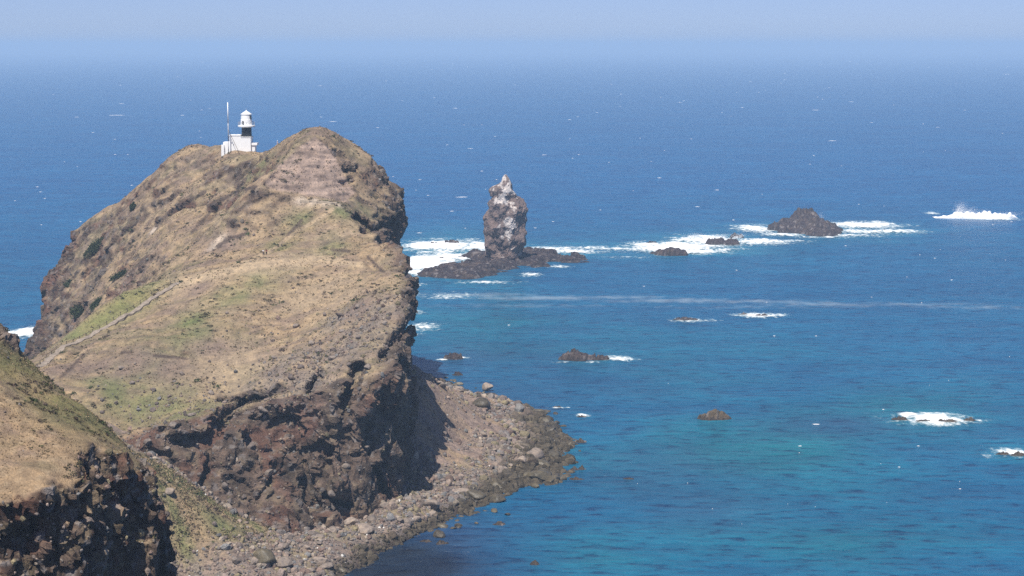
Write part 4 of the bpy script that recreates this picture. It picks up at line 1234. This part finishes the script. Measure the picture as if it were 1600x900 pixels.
foam([(692, 562, 12, 2, .8), (726, 559, 16, 2, .7), (790, 629, 26, 1.2, .5), (870, 637, 14, 1.5, .7), (910, 649, 12, 3, 1.0), (890, 637, 20, 1.0, .4)], 'small foam flecks beside the rocks off the scree', 0.15, 0.25, 0.6, 12)
foam([(1560, 342, 46, 3, .9), (1455, 333, 14, 2.5, .9)], 'foam at both ends of the far breaking wave', 0.5, 1.0, 3.0, 13)

# the breaking wave far right: a steep white roller
def breaker():
    r = np.random.default_rng(3)
    c = sea_at(1535, 342); m = c[1] / F
    n, k = 90, 16
    V = []
    xs = np.linspace(-72, 60, n)
    for i, u in enumerate(xs):
        e = max(0.0, 1 - abs((u + 6) / 66) ** 4)
        h = (10.5 * np.interp(u, [-72, -48, -36, -20, 10, 30, 45, 60], [.06, .3, 1.0, .8, 1.0, .65, .75, .1])) * m * (1 + 0.25 * math.sin(u * .5) * math.sin(u * .23 + 1))
        dy = np.interp(u, [-72, -40, 0, 40, 60], [9, 5, 0, 2, 10])
        for j in range(k):
            a = math.pi * j / (k - 1)
            V.append((c[0] + u * m, c[1] + dy - math.cos(a) * 3.4, math.sin(a) ** 0.7 * h))
    V = np.array(V)
    V[:, 2] += np.clip(V[:, 2], 0, 1) * fbm(V.astype(np.float32), 2.5, 3, 2) * 1.0
    V[:, 2] = np.maximum(V[:, 2], 0.02)
    i, j = np.meshgrid(np.arange(n - 1), np.arange(k - 1), indexing='ij')
    v = (i * k + j).ravel()
    Q = np.stack([v, v + k, v + k + 1, v + 1], 1)[:, ::-1]
    me = make_mesh('breaking_wave', V, Q, True, M_spray)
    o = link('breaking_wave', me, None, 'white breaking wave with a plume of spray far out at right', 'wave')
    return o

def spray(name, cpx, cpy, items, label, n, parent=None, seed=0):
    r = np.random.default_rng(seed)
    c = sea_at(cpx, cpy); m = c[1] / F
    P, S = [], []
    for dx, h, w, cnt in items:
        t = r.random(int(n * cnt)) ** 1.6
        x = dx * m + r.normal(0, 1, len(t)) * w * m * (0.35 + 0.8 * t) + t * w * m * 0.9
        P.append(np.c_[c[0] + x, c[1] + r.normal(0, 1.5, len(t)), t * h * m * r.uniform(.75, 1.05, len(t))])
        S.append(r.uniform(0.05, 0.17, len(t)) * (1.25 - t))
    P = np.concatenate(P); S = np.concatenate(S)
    o = scatter_mesh(name, P, S, np.full((len(P), 3), 0.8), TEMPL1, r, mat=M_spray, parent=parent)
    if label: o['label'] = label
    return o
M_spray = plain_mat('white_water', (0.86, 0.87, 0.88), 0.9, 0.05, 1.0, 0.1)
bw = breaker()
spray('spray', 1535, 341, [(-38, 29, 5, .9), (-26, 20, 7, .6), (-10, 15, 9, .4), (30, 12, 14, .4)], None, 5200, bw, 1)
spray('sea_spray', 1282, 360, [(-2, 30, 3, .7), (6, 18, 5, .7)], 'spray flung up behind the pyramid islet', 2200, None, 2)
spray('sea_spray', 1110, 372, [(-30, 9, 8, .6), (10, 8, 12, .6), (40, 9, 8, .5)], 'low spray over the surf left of the pyramid islet', 1800, None, 3)

# scattered whitecaps out to the haze
def whitecaps():
    r = np.random.default_rng(9)
    pts = []
    marks = [(181, 180, 34), (190, 162, 10), (278, 120, 8), (285, 180, 8), (500, 134, 10), (520, 190, 14), (712, 169, 10), (722, 308, 22), (706, 330, 8), (655, 364, 10), (1062, 160, 8), (1160, 168, 8), (1275, 172, 14), (1300, 220, 16), (1572, 116, 20), (1465, 199, 8), (1090, 323, 10),
             (1030, 278, 8), (970, 147, 6), (933, 176, 5), (890, 187, 10), (58, 292, 6), (1275, 663, 14), (1250, 697, 8), (1435, 697, 6), (1405, 730, 5), (1500, 764, 5), (1380, 640, 5), (795, 508, 5), (1275, 525, 4), (1210, 525, 5), (70, 310, 5), (120, 183, 8), (1120, 297, 9), (850, 242, 10), (735, 232, 10), (1330, 159, 10), (1220, 130, 5), (955, 132, 5)]
    for px, py, w in marks: pts.append((px, py, w))
    for _ in range(150):
        py = 96 + 380 * r.random() ** 1.7
        pts.append((r.uniform(0, 1600), py, r.uniform(1.5, 6.0)))
    for _ in range(16):
        pts.append((r.uniform(900, 1600), r.uniform(520, 860), r.uniform(1.0, 2.2)))
    Vs, Fs = [], []; base = 0
    for px, py, w in pts:
        c = sea_at(px, py); m = c[1] / F
        if z_on(c[0], c[1]) > 0.5: continue
        rx = w * m / 2; n = 12
        a = np.linspace(0, 2 * math.pi, n, endpoint=False)
        k = r.uniform(0.45, 1.1, n)
        ry = 0.35 * rx + 0.7 * m * m * 4
        ring = np.c_[c[0] + rx * k * np.cos(a), c[1] + ry * k * np.sin(a), np.full(n, 0.03)]
        Vs.append(np.r_[ring, [[c[0], c[1], 0.10 + 0.2 * m]]])
        Fs.append(np.stack([base + np.arange(n), base + (np.arange(n) + 1) % n, np.full(n, base + n)], 1)); base += n + 1
    me = make_mesh('whitecaps', np.concatenate(Vs), np.concatenate(Fs), True, M_spray)
    link('whitecaps', me, None, 'small white wave crests scattered over the open sea', None, kind='stuff')
whitecaps()

# ------------------------------------------------------------------ lighthouse
def bx(bm, x0, x1, y0, y1, z0, z1, bevel=0.0):
    r = bmesh.ops.create_cube(bm, size=1.0)
    for v in r['verts']:
        v.co = Vector(((x0 + x1) / 2 + v.co.x * (x1 - x0), (y0 + y1) / 2 + v.co.y * (y1 - y0), (z0 + z1) / 2 + v.co.z * (z1 - z0)))
    if bevel:
        es = list({e for v in r['verts'] for e in v.link_edges})
        bmesh.ops.bevel(bm, geom=es, offset=bevel, segments=2, affect='EDGES')

def tube(bm, prof, seg=28, cx=0, cy=0):
    rings = []
    for r, z in prof:
        rings.append([bm.verts.new((cx + r * math.cos(2 * math.pi * i / seg), cy + r * math.sin(2 * math.pi * i / seg), z)) for i in range(seg)])
    for a, b in zip(rings[:-1], rings[1:]):
        for i in range(seg): bm.faces.new((a[i], a[(i + 1) % seg], b[(i + 1) % seg], b[i]))
    bm.faces.new(rings[0][::-1]); bm.faces.new(rings[-1])

def bar(bm, a, b, r, seg=8):
    a, b = Vector(a), Vector(b)
    q = (b - a).to_track_quat('Z', 'Y'); L = (b - a).length
    ra = [bm.verts.new(a + q @ Vector((r * math.cos(t), r * math.sin(t), 0))) for t in [2 * math.pi * i / seg for i in range(seg)]]
    rb = [bm.verts.new(b + q @ Vector((r * math.cos(t), r * math.sin(t), 0))) for t in [2 * math.pi * i / seg for i in range(seg)]]
    for i in range(seg): bm.faces.new((ra[i], ra[(i + 1) % seg], rb[(i + 1) % seg], rb[i]))
    bm.faces.new(ra[::-1]); bm.faces.new(rb)

def obj(name, bm, mat, parent=None, smooth=False):
    bmesh.ops.recalc_face_normals(bm, faces=bm.faces)
    me = bpy.data.meshes.new(name); bm.to_mesh(me); bm.free()
    me.materials.append(mat)
    for p in me.polygons: p.use_smooth = smooth
    return link(name, me, parent)

def empty(name, loc, label, cat, group=None, rz=0.0):
    o = link(name, None, None, label, cat, group)
    o.location = loc; o.rotation_euler = (0, 0, rz); o.empty_display_size = 0.5
    return o

lp = at(381, 236, 582)
lz = z_on(lp[0], lp[1])
s5 = 582 / F
lh = empty('lighthouse', (lp[0], lp[1], at(381, 237.5, 582)[2]), 'white lighthouse with a black middle band on the headland crest', 'lighthouse')
X_ = lambda px: (px - 381) * s5
Z_ = lambda py: (237.5 - py) * s5
bm = bmesh.new(); bx(bm, X_(361), X_(378.5), -2.6, 2.6, -3, Z_(211.6), 0.05); bx(bm, X_(378.5) + .004, X_(394), -2.75, 2.5, -3, Z_(214.2), 0.05); obj('building', bm, M_white, lh)
bm = bmesh.new(); bx(bm, X_(361) - 0.12, X_(378.5), -2.72, 2.72, Z_(211.6) + 0.003, Z_(210.5), 0.03); obj('roof_slab', bm, M_white, lh)
bm = bmesh.new(); bx(bm, X_(378.5) + 0.004, X_(394) + 0.12, -2.87, 2.6, Z_(214.2) + 0.003, Z_(213.2), 0.03); obj('roof_slab', bm, M_white, lh)
an = None
bm = bmesh.new(); bx(bm, X_(350.5), X_(361) - 0.004, -2.2, 1.6, -2.5, Z_(221.5), 0.05); an = obj('annex', bm, M_white, lh)
bm = bmesh.new(); bx(bm, X_(348), X_(352.5), -2.9, -2.204, -2.5, Z_(225.5), 0.04); obj('wall', bm, M_white, an)
bm = bmesh.new(); bx(bm, X_(394) + 0.004, X_(400), -2.0, 1.4, -2.5, Z_(226.5), 0.04); pch = obj('porch', bm, M_white, lh)
bm = bmesh.new(); bx(bm, X_(394) + 0.13, X_(403.5), -2.3, 1.7, Z_(226.5) + 0.003, Z_(223), 0.03); obj('canopy', bm, M_white, pch)
tx = X_(386.5)
bm = bmesh.new(); tube(bm, [(1.58, Z_(213.2) + .003), (1.52, Z_(198.6))], 32, tx, -0.9); obj('tower_band', bm, M_black, lh, True)
bm = bmesh.new(); tube(bm, [(1.9, Z_(198.6) + .003), (2.65, Z_(198)), (2.68, Z_(196)), (2.5, Z_(195.6))], 32, tx, -0.9); gal = obj('gallery', bm, M_white, lh)
for i in range(18):
    t = 2 * math.pi * i / 18
    bm = bmesh.new(); bar(bm, (tx + 2.55 * math.cos(t), -.9 + 2.55 * math.sin(t), Z_(196)), (tx + 2.55 * math.cos(t), -.9 + 2.55 * math.sin(t), Z_(190.5)), 0.035, 6); obj('post', bm, M_grey, gal)
for zr in (190.5, 193):
    bm = bmesh.new()
    pts = [(tx + 2.55 * math.cos(2 * math.pi * i / 36), -.9 + 2.55 * math.sin(2 * math.pi * i / 36), Z_(zr)) for i in range(36)]
    for p, q in zip(pts, pts[1:] + pts[:1]): bar(bm, p, q, 0.03, 5)
    obj('rail', bm, M_grey, gal)
bm = bmesh.new(); tube(bm, [(1.85, Z_(195.6) + .003), (1.80, Z_(187)), (1.72, Z_(186.8)), (1.62, Z_(179))], 32, tx, -0.9); lan = obj('lantern_room', bm, M_white, lh, False)
bm = bmesh.new(); bx(bm, X_(381.2), X_(383.4), -0.9 - 1.86, -0.9 - 1.66, Z_(194.2), Z_(188.8)); obj('doorway', bm, M_dark, lan)
bm = bmesh.new(); bx(bm, X_(392.6), X_(395.2), -0.9 - 1.25, -0.9 - 0.6, Z_(185.5), Z_(180.2)); obj('window', bm, M_dark, lan)
bm = bmesh.new(); tube(bm, [(1.78, Z_(179) + .003), (1.76, Z_(178.4)), (0.9, Z_(175.4)), (0.18, Z_(173.4)), (0.16, Z_(172.4))], 32, tx, -0.9); rf = obj('roof', bm, M_white, lh, True)
bm = bmesh.new(); bar(bm, (tx, -.9, Z_(172.4) + .003), (tx, -.9, Z_(169.5)), 0.04); obj('lightning_rod', bm, M_grey, rf)
for i, (wx0, wx1) in enumerate(((363.5, 365.5), (366.5, 368))):
    bm = bmesh.new(); bx(bm, X_(wx0), X_(wx1), -2.64, -2.55, Z_(224 + 3 * i), Z_(221 + 3 * i)); obj('vent', bm, M_grey, lh)

# mast beside it
mp_ = at(357.2, 236, 578)
mz = z_on(mp_[0], mp_[1]) - 0.3
mast = empty('radio_mast', (mp_[0], mp_[1], mz), 'tall thin pale mast with one slanting stay left of the lighthouse', 'mast')
ztop = at(357.2, 160, 578)[2] - mz
bm = bmesh.new(); bar(bm, (0, 0, 0), (0, 0, ztop * .25), .16, 10); obj('lower_section', bm, M_grey, mast, True)
bm = bmesh.new(); bar(bm, (0, 0, ztop * .25 + .003), (0, 0, ztop * .6), .14, 10); obj('middle_section', bm, M_grey, mast, True)
bm = bmesh.new(); bar(bm, (0, 0, ztop * .6 + .003), (0, 0, ztop), .15, 10); obj('upper_section', bm, M_white, mast, True)
bm = bmesh.new(); bar(bm, (0.1, -.1, ztop * .47), ((376.5 - 357.2) * .2, -2.9, 0.2), .06, 6); obj('stay', bm, M_wood, mast)

# ------------------------------------------------------------------ footpath, fence
def resample(pts, step):
    pts = [np.asarray(p, float) for p in pts]
    out = [pts[0]]
    for a, b in zip(pts[:-1], pts[1:]):
        n = max(1, int(np.linalg.norm(b - a) / step))
        out += [a + (b - a) * (i + 1) / n for i in range(n)]
    return np.array(out)

def drape_path(px_list, width, name, mat, lift=0.14, step=0.7, bvh=None, depth=0.3):
    P = [hit(*p, bvh)[0] for p in px_list]
    P = [p for p in P if p is not None]
    C = resample(P, step)
    C[:, :2] = np.array([C[max(0, i - 3):i + 4, :2].mean(0) for i in range(len(C))])
    t = np.gradient(C[:, :2], axis=0); t /= np.linalg.norm(t, axis=1)[:, None] + 1e-9
    nrm = np.c_[-t[:, 1], t[:, 0]]
    w = width / 2 * (1 + 0.25 * np.sin(np.arange(len(C)) * 1.7))
    zc = np.array([z_on(c[0], c[1], bvh) for c in C])
    zc = np.array([np.median(zc[max(0, i - 2):i + 3]) for i in range(len(zc))])
    zc = np.floor(zc / 0.3) * 0.3 * 0.5 + zc * 0.5              # worn steps
    Lf = np.c_[C[:, :2] + nrm * w[:, None], zc + lift]; Rt = np.c_[C[:, :2] - nrm * w[:, None], zc + lift]
    Lb = Lf - (0, 0, depth + lift); Rb = Rt - (0, 0, depth + lift)
    V = np.r_[Lf, Rt, Lb, Rb]; n = len(C)
    i = np.arange(n - 1)
    Q = np.r_[np.stack([i, i + 1, n + i + 1, n + i], 1)[:, ::-1], np.stack([i, i + 1, 2 * n + i + 1, 2 * n + i], 1), np.stack([n + i, n + i + 1, 3 * n + i + 1, 3 * n + i], 1)[:, ::-1]]
    me = make_mesh(name, V, Q, False, mat)
    link(name, me, kind='structure')
    return C, nrm
M_path = plain_mat('trodden_path', (0.25, 0.205, 0.165), 0.95, 0.3, 1.2)
M_earth = plain_mat('trodden_earth', (0.40, 0.33, 0.25), 0.95, 0.25, 1.0)
pathC, pathN = drape_path(PATH_PX, 1.7, 'footpath', M_path, 0.30)
drape_path([(255, 820), (262, 838), (264, 852), (266, 870), (264, 886)], 0.7, 'gully_track', plain_mat('bleached_gravel', (0.50, 0.44, 0.38), 0.95, 0.3, 2.0), 0.25, 0.5, beach_bvh)
drape_path([(466, 311), (485, 314), (505, 317), (532, 320)], 1.3, 'ledge_path', M_earth, 0.35, 0.6)

fe = pathC[0]
fence = empty('path_fence', (fe[0], fe[1], z_on(fe[0], fe[1])), 'low weathered post fence along the upper side of the footpath', 'fence')
f0 = np.array(fence.location)
prev = None
for i in range(2, len(pathC), 3):
    q = pathC[i, :2]
    for sgn in (1,):
        nn = pathN[i] * (1 if pathN[i][1] > 0 else -1)
        e = q + nn * 1.25
        z = z_on(e[0], e[1])
        bm = bmesh.new(); bx(bm, -.07, .07, -.07, .07, -.3, .85, 0.015)
        o = obj('post', bm, M_wood, fence); o.location = np.array((e[0], e[1], z)) - f0
        cur = np.array((e[0], e[1], z))
        if prev is not None and np.linalg.norm(cur - prev) < 6:
            bm = bmesh.new(); bar(bm, tuple(prev - f0 + (0, 0, .7)), tuple(cur - f0 + (0, 0, .7)), .035, 5); obj('rail', bm, M_wood, fence)
        prev = cur

# ------------------------------------------------------------------ people (a few pixels tall)
def person(loc, label, shirt, trousers, hat=None, face=0.0, hgt=1.7):
    root = empty('person', loc, label, 'person', rz=face)
    k = hgt / 1.7
    def skin(name, joints, edges, mat, sub=1):
        me = bpy.data.meshes.new(name)
        me.from_pydata([tuple(k * c for c in j[0]) for j in joints], edges, [])
        o = link(name, me, root)
        md = o.modifiers.new('skin', 'SKIN')
        for i, j in enumerate(joints):
            me.skin_vertices[0].data[i].radius = (j[1] * k, j[1] * k)
        me.skin_vertices[0].data[0].use_root = True
        s = o.modifiers.new('sub', 'SUBSURF'); s.levels = s.render_levels = sub
        me.materials.append(mat)
        return o
    J = [((0, 0, .92), .13), ((0, 0, 1.12), .12), ((0, 0, 1.38), .14), ((0, 0, 1.47), .055), ((0, -.02, 1.56), .085), ((0, -.02, 1.66), .085),
         ((.18, 0, 1.38), .06), ((.24, -.02, 1.12), .045), ((.22, -.14, .92), .035), ((.22, -.18, .85), .03),
         ((-.18, 0, 1.38), .06), ((-.24, -.02, 1.12), .045), ((-.22, -.14, .92), .035), ((-.22, -.18, .85), .03),
         ((.09, 0, .86), .095), ((.10, -.06, .48), .07), ((.10, .04, .08), .045), ((.10, -.12, .04), .04),
         ((-.09, 0, .86), .095), ((-.10, .03, .48), .07), ((-.10, .12, .08), .045), ((-.10, -.03, .04), .04)]
    E = [(0, 1), (1, 2), (2, 3), (3, 4), (4, 5), (2, 6), (6, 7), (7, 8), (8, 9), (2, 10), (10, 11), (11, 12), (12, 13), (0, 14), (14, 15), (15, 16), (16, 17), (0, 18), (18, 19), (19, 20), (20, 21)]
    skin('body', J, E, M_skin)
    skin('shirt', [((0, 0, .98), .155), ((0, 0, 1.15), .15), ((0, 0, 1.37), .165), ((.19, 0, 1.37), .085), ((.245, -.02, 1.10), .065), ((-.19, 0, 1.37), .085), ((-.245, -.02, 1.10), .065)], [(0, 1), (1, 2), (2, 3), (3, 4), (2, 5), (5, 6)], shirt)
    skin('trousers', [((0, 0, .94), .15), ((.09, 0, .84), .115), ((.10, -.06, .48), .09), ((.10, .04, .12), .07), ((-.09, 0, .84), .115), ((-.10, .03, .48), .09), ((-.10, .12, .12), .07)], [(0, 1), (1, 2), (2, 3), (0, 4), (4, 5), (5, 6)], trousers)
    bm = bmesh.new(); bmesh.ops.create_icosphere(bm, subdivisions=2, radius=.115 * k, matrix=Matrix.Translation((0, .012 * k, 1.645 * k)))
    bmesh.ops.delete(bm, geom=[v for v in bm.verts if v.co.z < 1.60 * k and v.co.y < 0.02], context='VERTS')
    obj('hair', bm, M_hair, root, True)
    if hat:
        bm = bmesh.new(); tube(bm, [(.20 * k, 1.68 * k), (.20 * k, 1.70 * k), (.13 * k, 1.705 * k), (.12 * k, 1.80 * k), (.05 * k, 1.83 * k)], 16); obj('hat', bm, hat, root)
    return root
c, _ = hit(411.5, 399)
if c is not None: person((c[0], c[1], z_on(c[0], c[1])), 'person in a white top walking on the trail across the saddle', M_cloth_white, M_cloth_dark, face=0.5)
c, _ = hit(416.5, 398.5)
if c is not None: person((c[0], c[1], z_on(c[0], c[1])), 'person in a dark red top beside the one in white', M_cloth_red, M_cloth_dark, face=0.9, hgt=1.6)
pp = at(433.5, 220, 556)
person((pp[0], pp[1], z_on(pp[0], pp[1])), 'person in a pale top and white hat standing on the skyline right of the lighthouse', M_cloth_pale, M_cloth_pale, M_cloth_white, face=2.6)

# ------------------------------------------------------------------ shrubs on the far slope
def shrub(px, py, wpx, hpx, tilt, label):
    c, nrm = hit(px, py)
    if c is None: return
    m = c[1] / F
    r = np.random.default_rng(int(px * 7 + py))
    root = empty('shrub', tuple(c), label, 'shrub', 'dark shrubs on the far slope')
    n = 1500
    # thicket hugging the slope
    a = np.array((math.cos(tilt) * 1.0, math.sin(tilt) * 0.2, math.sin(tilt))); a /= np.linalg.norm(a)
    b = np.cross(nrm, a); b /= np.linalg.norm(b); a = np.cross(b, nrm)
    u = r.normal(size=(n, 3)); u /= np.linalg.norm(u, axis=1)[:, None]; u *= (r.random(n) ** (1 / 2.2))[:, None]
    lump = 1 + 0.5 * perlin(u, 0.5, px)
    L, W, Hh = hpx * m * .55, wpx * m * .55, 1.3
    P = (u[:, :1] * a * L + u[:, 1:2] * b * W) * lump[:, None] + np.abs(u[:, 2:]) * nrm * Hh * lump[:, None]
    q = rot_mats(n, r)
    tri = np.array(((-.5, -.3, 0), (.5, -.3, 0), (.1, .6, .12))) * 0.42
    V = np.einsum('nij,vj->nvi', q, tri) + P[:, None]
    col = np.repeat(SHRUBC * r.uniform(.6, 1.7, (n, 1)) * np.array((1, 1, 1)), 3, 0)
    me = make_mesh('foliage', V.reshape(-1, 3), np.arange(n * 3).reshape(-1, 3), False, M_stone, col)
    link('foliage', me, root)
    bm = bmesh.new()
    for k_ in range(7):
        e = (a * r.uniform(-.7, .7) * L + b * r.uniform(-.7, .7) * W)
        bar(bm, tuple(e * .6 - nrm * .2), tuple(e + nrm * Hh * .8), .05, 5)
    obj('stem', bm, M_wood, root)
shrub(147, 388, 18, 40, 1.0, 'dark green shrub patch high on the far slope near the left skyline')
shrub(191, 430, 17, 36, 1.0, 'dark green shrub patch in the middle of the far slope')
shrub(152, 476, 20, 26, 0.6, 'olive shrub patch just above the grassy bank of the footpath')
shrub(122, 488, 26, 24, 0.4, 'wide olive shrub patch low on the far slope near its left cliff')
shrub(209, 323, 10, 14, 0.8, 'small dark shrub on the upper left of the far slope')
shrub(107, 448, 14, 22, 1.1, 'thin dark shrub beside the left sea cliff')

# ------------------------------------------------------------------ grass tufts
def tufts(name, V, Q, w, n, hgt, seed, parent=None):
    r = np.random.default_rng(seed)
    pos, i = sample_faces(V, Q, w, n, r)
    g = fbm(pos.astype(np.float32), 8, 2, 3)
    keep = g + r.normal(0, .25, n) > -0.15
    pos = pos[keep]; n = len(pos)
    B = 4
    ang = r.random((n, B)) * 6.283; lean = r.uniform(.15, .8, (n, B)); L = hgt * r.uniform(.5, 1.3, (n, B))
    d = np.stack([np.cos(ang), np.sin(ang)], -1)
    tip = np.concatenate([d * (lean * L)[..., None], (L * .8)[..., None]], -1)
    side = np.concatenate([np.stack([-d[..., 1], d[..., 0]], -1) * hgt * .28, np.zeros((n, B, 1))], -1)
    off = np.concatenate([d * hgt * .15, np.full((n, B, 1), -.08)], -1)
    base = pos[:, None] + off
    Vt = np.stack([base - side, base + side, base + tip], 2).reshape(-1, 3)
    pal = np.array([TAN * 1.05, STRAW, STRAW * 0.9, OLIVE, TAN * .8, GREEN * 1.2])
    c = pal[np.minimum(r.integers(0, 6, n), 5)] * r.uniform(.75, 1.15, (n, 1))
    me = make_mesh(name, Vt, np.arange(len(Vt)).reshape(-1, 3), False, M_stone, np.repeat(c, B * 3, 0))
    link(name, me, parent, kind='stuff')
fc_ = HV[headland_Q].mean(1)
tufts('dry_grass', HV, headland_Q, (1 - Hrock[headland_Q].mean(1)) * (Hn[headland_Q].mean(1)[:, 2] > .55) * (fc_[:, 2] > 6) * (fc_[:, 1] < 640), 26000, 0.42, 4)
tufts('dry_grass', hill_V, hill_Q, (1 - hill_rock[hill_Q].mean(1)) * (hill_n[hill_Q].mean(1)[:, 2] > .5) * (hill_V[hill_Q].mean(1)[:, 0] > -64) * (hill_V[hill_Q].mean(1)[:, 1] < 222), 9000, 0.22, 5)
gv, gq = beach_parts['grassy_slope']
tufts('dry_grass', gv, gq, np.ones(len(gq)), 7000, 0.4, 6)

def scrub(name, V, Q, w, n, size, seed):
    """low dark bushes, too many to count"""
    r = np.random.default_rng(seed)
    pos, i = sample_faces(V, Q, w, n, r)
    K = 26
    u = r.normal(size=(n, K, 3)); u /= np.linalg.norm(u, axis=2)[..., None]
    u *= (r.random((n, K, 1)) ** .5); u[..., 2] = np.abs(u[..., 2]) * .7
    sz = np.clip(r.lognormal(0, .45, (n, 1, 1)), .4, 2.6) * size
    P = pos[:, None] + u * sz * np.array((1.1, 1.1, .8))
    Rm = rot_mats(n * K, r).reshape(n, K, 3, 3)
    tri = np.array(((-.5, -.3, 0), (.5, -.3, 0), (.1, .6, .1))) * 0.75
    Vt = np.einsum('nkij,vj->nkvi', Rm, tri) * sz[..., None] * .6 + P[:, :, None]
    base = np.array((OLIVE * .75, SOIL * .6, SHRUBC * 1.5, OLIVE * .55))[r.integers(0, 4, n)]
    c = base[:, None, :] * r.uniform(.6, 1.4, (n, K, 1))
    me = make_mesh(name, Vt.reshape(-1, 3), np.arange(n * K * 3).reshape(-1, 3), False, M_stone, np.repeat(c.reshape(-1, 3), 3, 0))
    link(name, me, None, kind='stuff')
sc_n = fbm(fc_.astype(np.float32), 14, 3, 51.0) + 0.5 * fbm(fc_.astype(np.float32), 4, 2, 71.0)
scrub('low_scrub', HV, headland_Q, sstep(0.05, 0.5, sc_n) * (1 - Hrock[headland_Q].mean(1)) * (Hn[headland_Q].mean(1)[:, 2] > .5) * (fc_[:, 2] > 6) * (fc_[:, 1] < 640), 3000, 0.36, 14)
hf = hill_V[hill_Q].mean(1)
scrub('low_scrub', hill_V, hill_Q, sstep(0.1, 0.5, fbm(hf.astype(np.float32), 5, 3, 5.0)) * (1 - hill_rock[hill_Q].mean(1)) * (hill_n[hill_Q].mean(1)[:, 2] > .5) * (hf[:, 0] > -64) * (hf[:, 1] < 222), 800, 0.2, 15)
scrub('low_scrub', gv, gq, np.ones(len(gq)), 450, 0.36, 16)

# ------------------------------------------------------------------ sea haze
bm = bmesh.new(); bx(bm, -96000, 96000, -600, 96000, -2.5, 112.0)
hz = bmesh.new(); bm.free(); bx(hz, -96000, 96000, -600, 96000, -5.5, 130.0)
bmesh.ops.recalc_face_normals(hz, faces=hz.faces)
hme = bpy.data.meshes.new('haze'); hz.to_mesh(hme); hz.free()
hm = bpy.data.materials.new('sea_haze'); hm.use_nodes = True
hm.cycles.homogeneous_volume = True
hn = hm.node_tree; hn.nodes.clear()
ho = hn.nodes.new('ShaderNodeOutputMaterial'); hv = hn.nodes.new('ShaderNodeVolumePrincipled')
hv.inputs['Color'].default_value = (0.56, 0.765, 0.99, 1)
hv.inputs['Density'].default_value = 0.00018
hv.inputs['Density Attribute'].default_value = ''
hv.inputs['Anisotropy'].default_value = 0.0
hn.links.new(hv.outputs[0], ho.inputs['Volume'])
hme.materials.append(hm)
link('haze', hme, None, 'pale blue sea haze over the whole bay', None, kind='stuff')
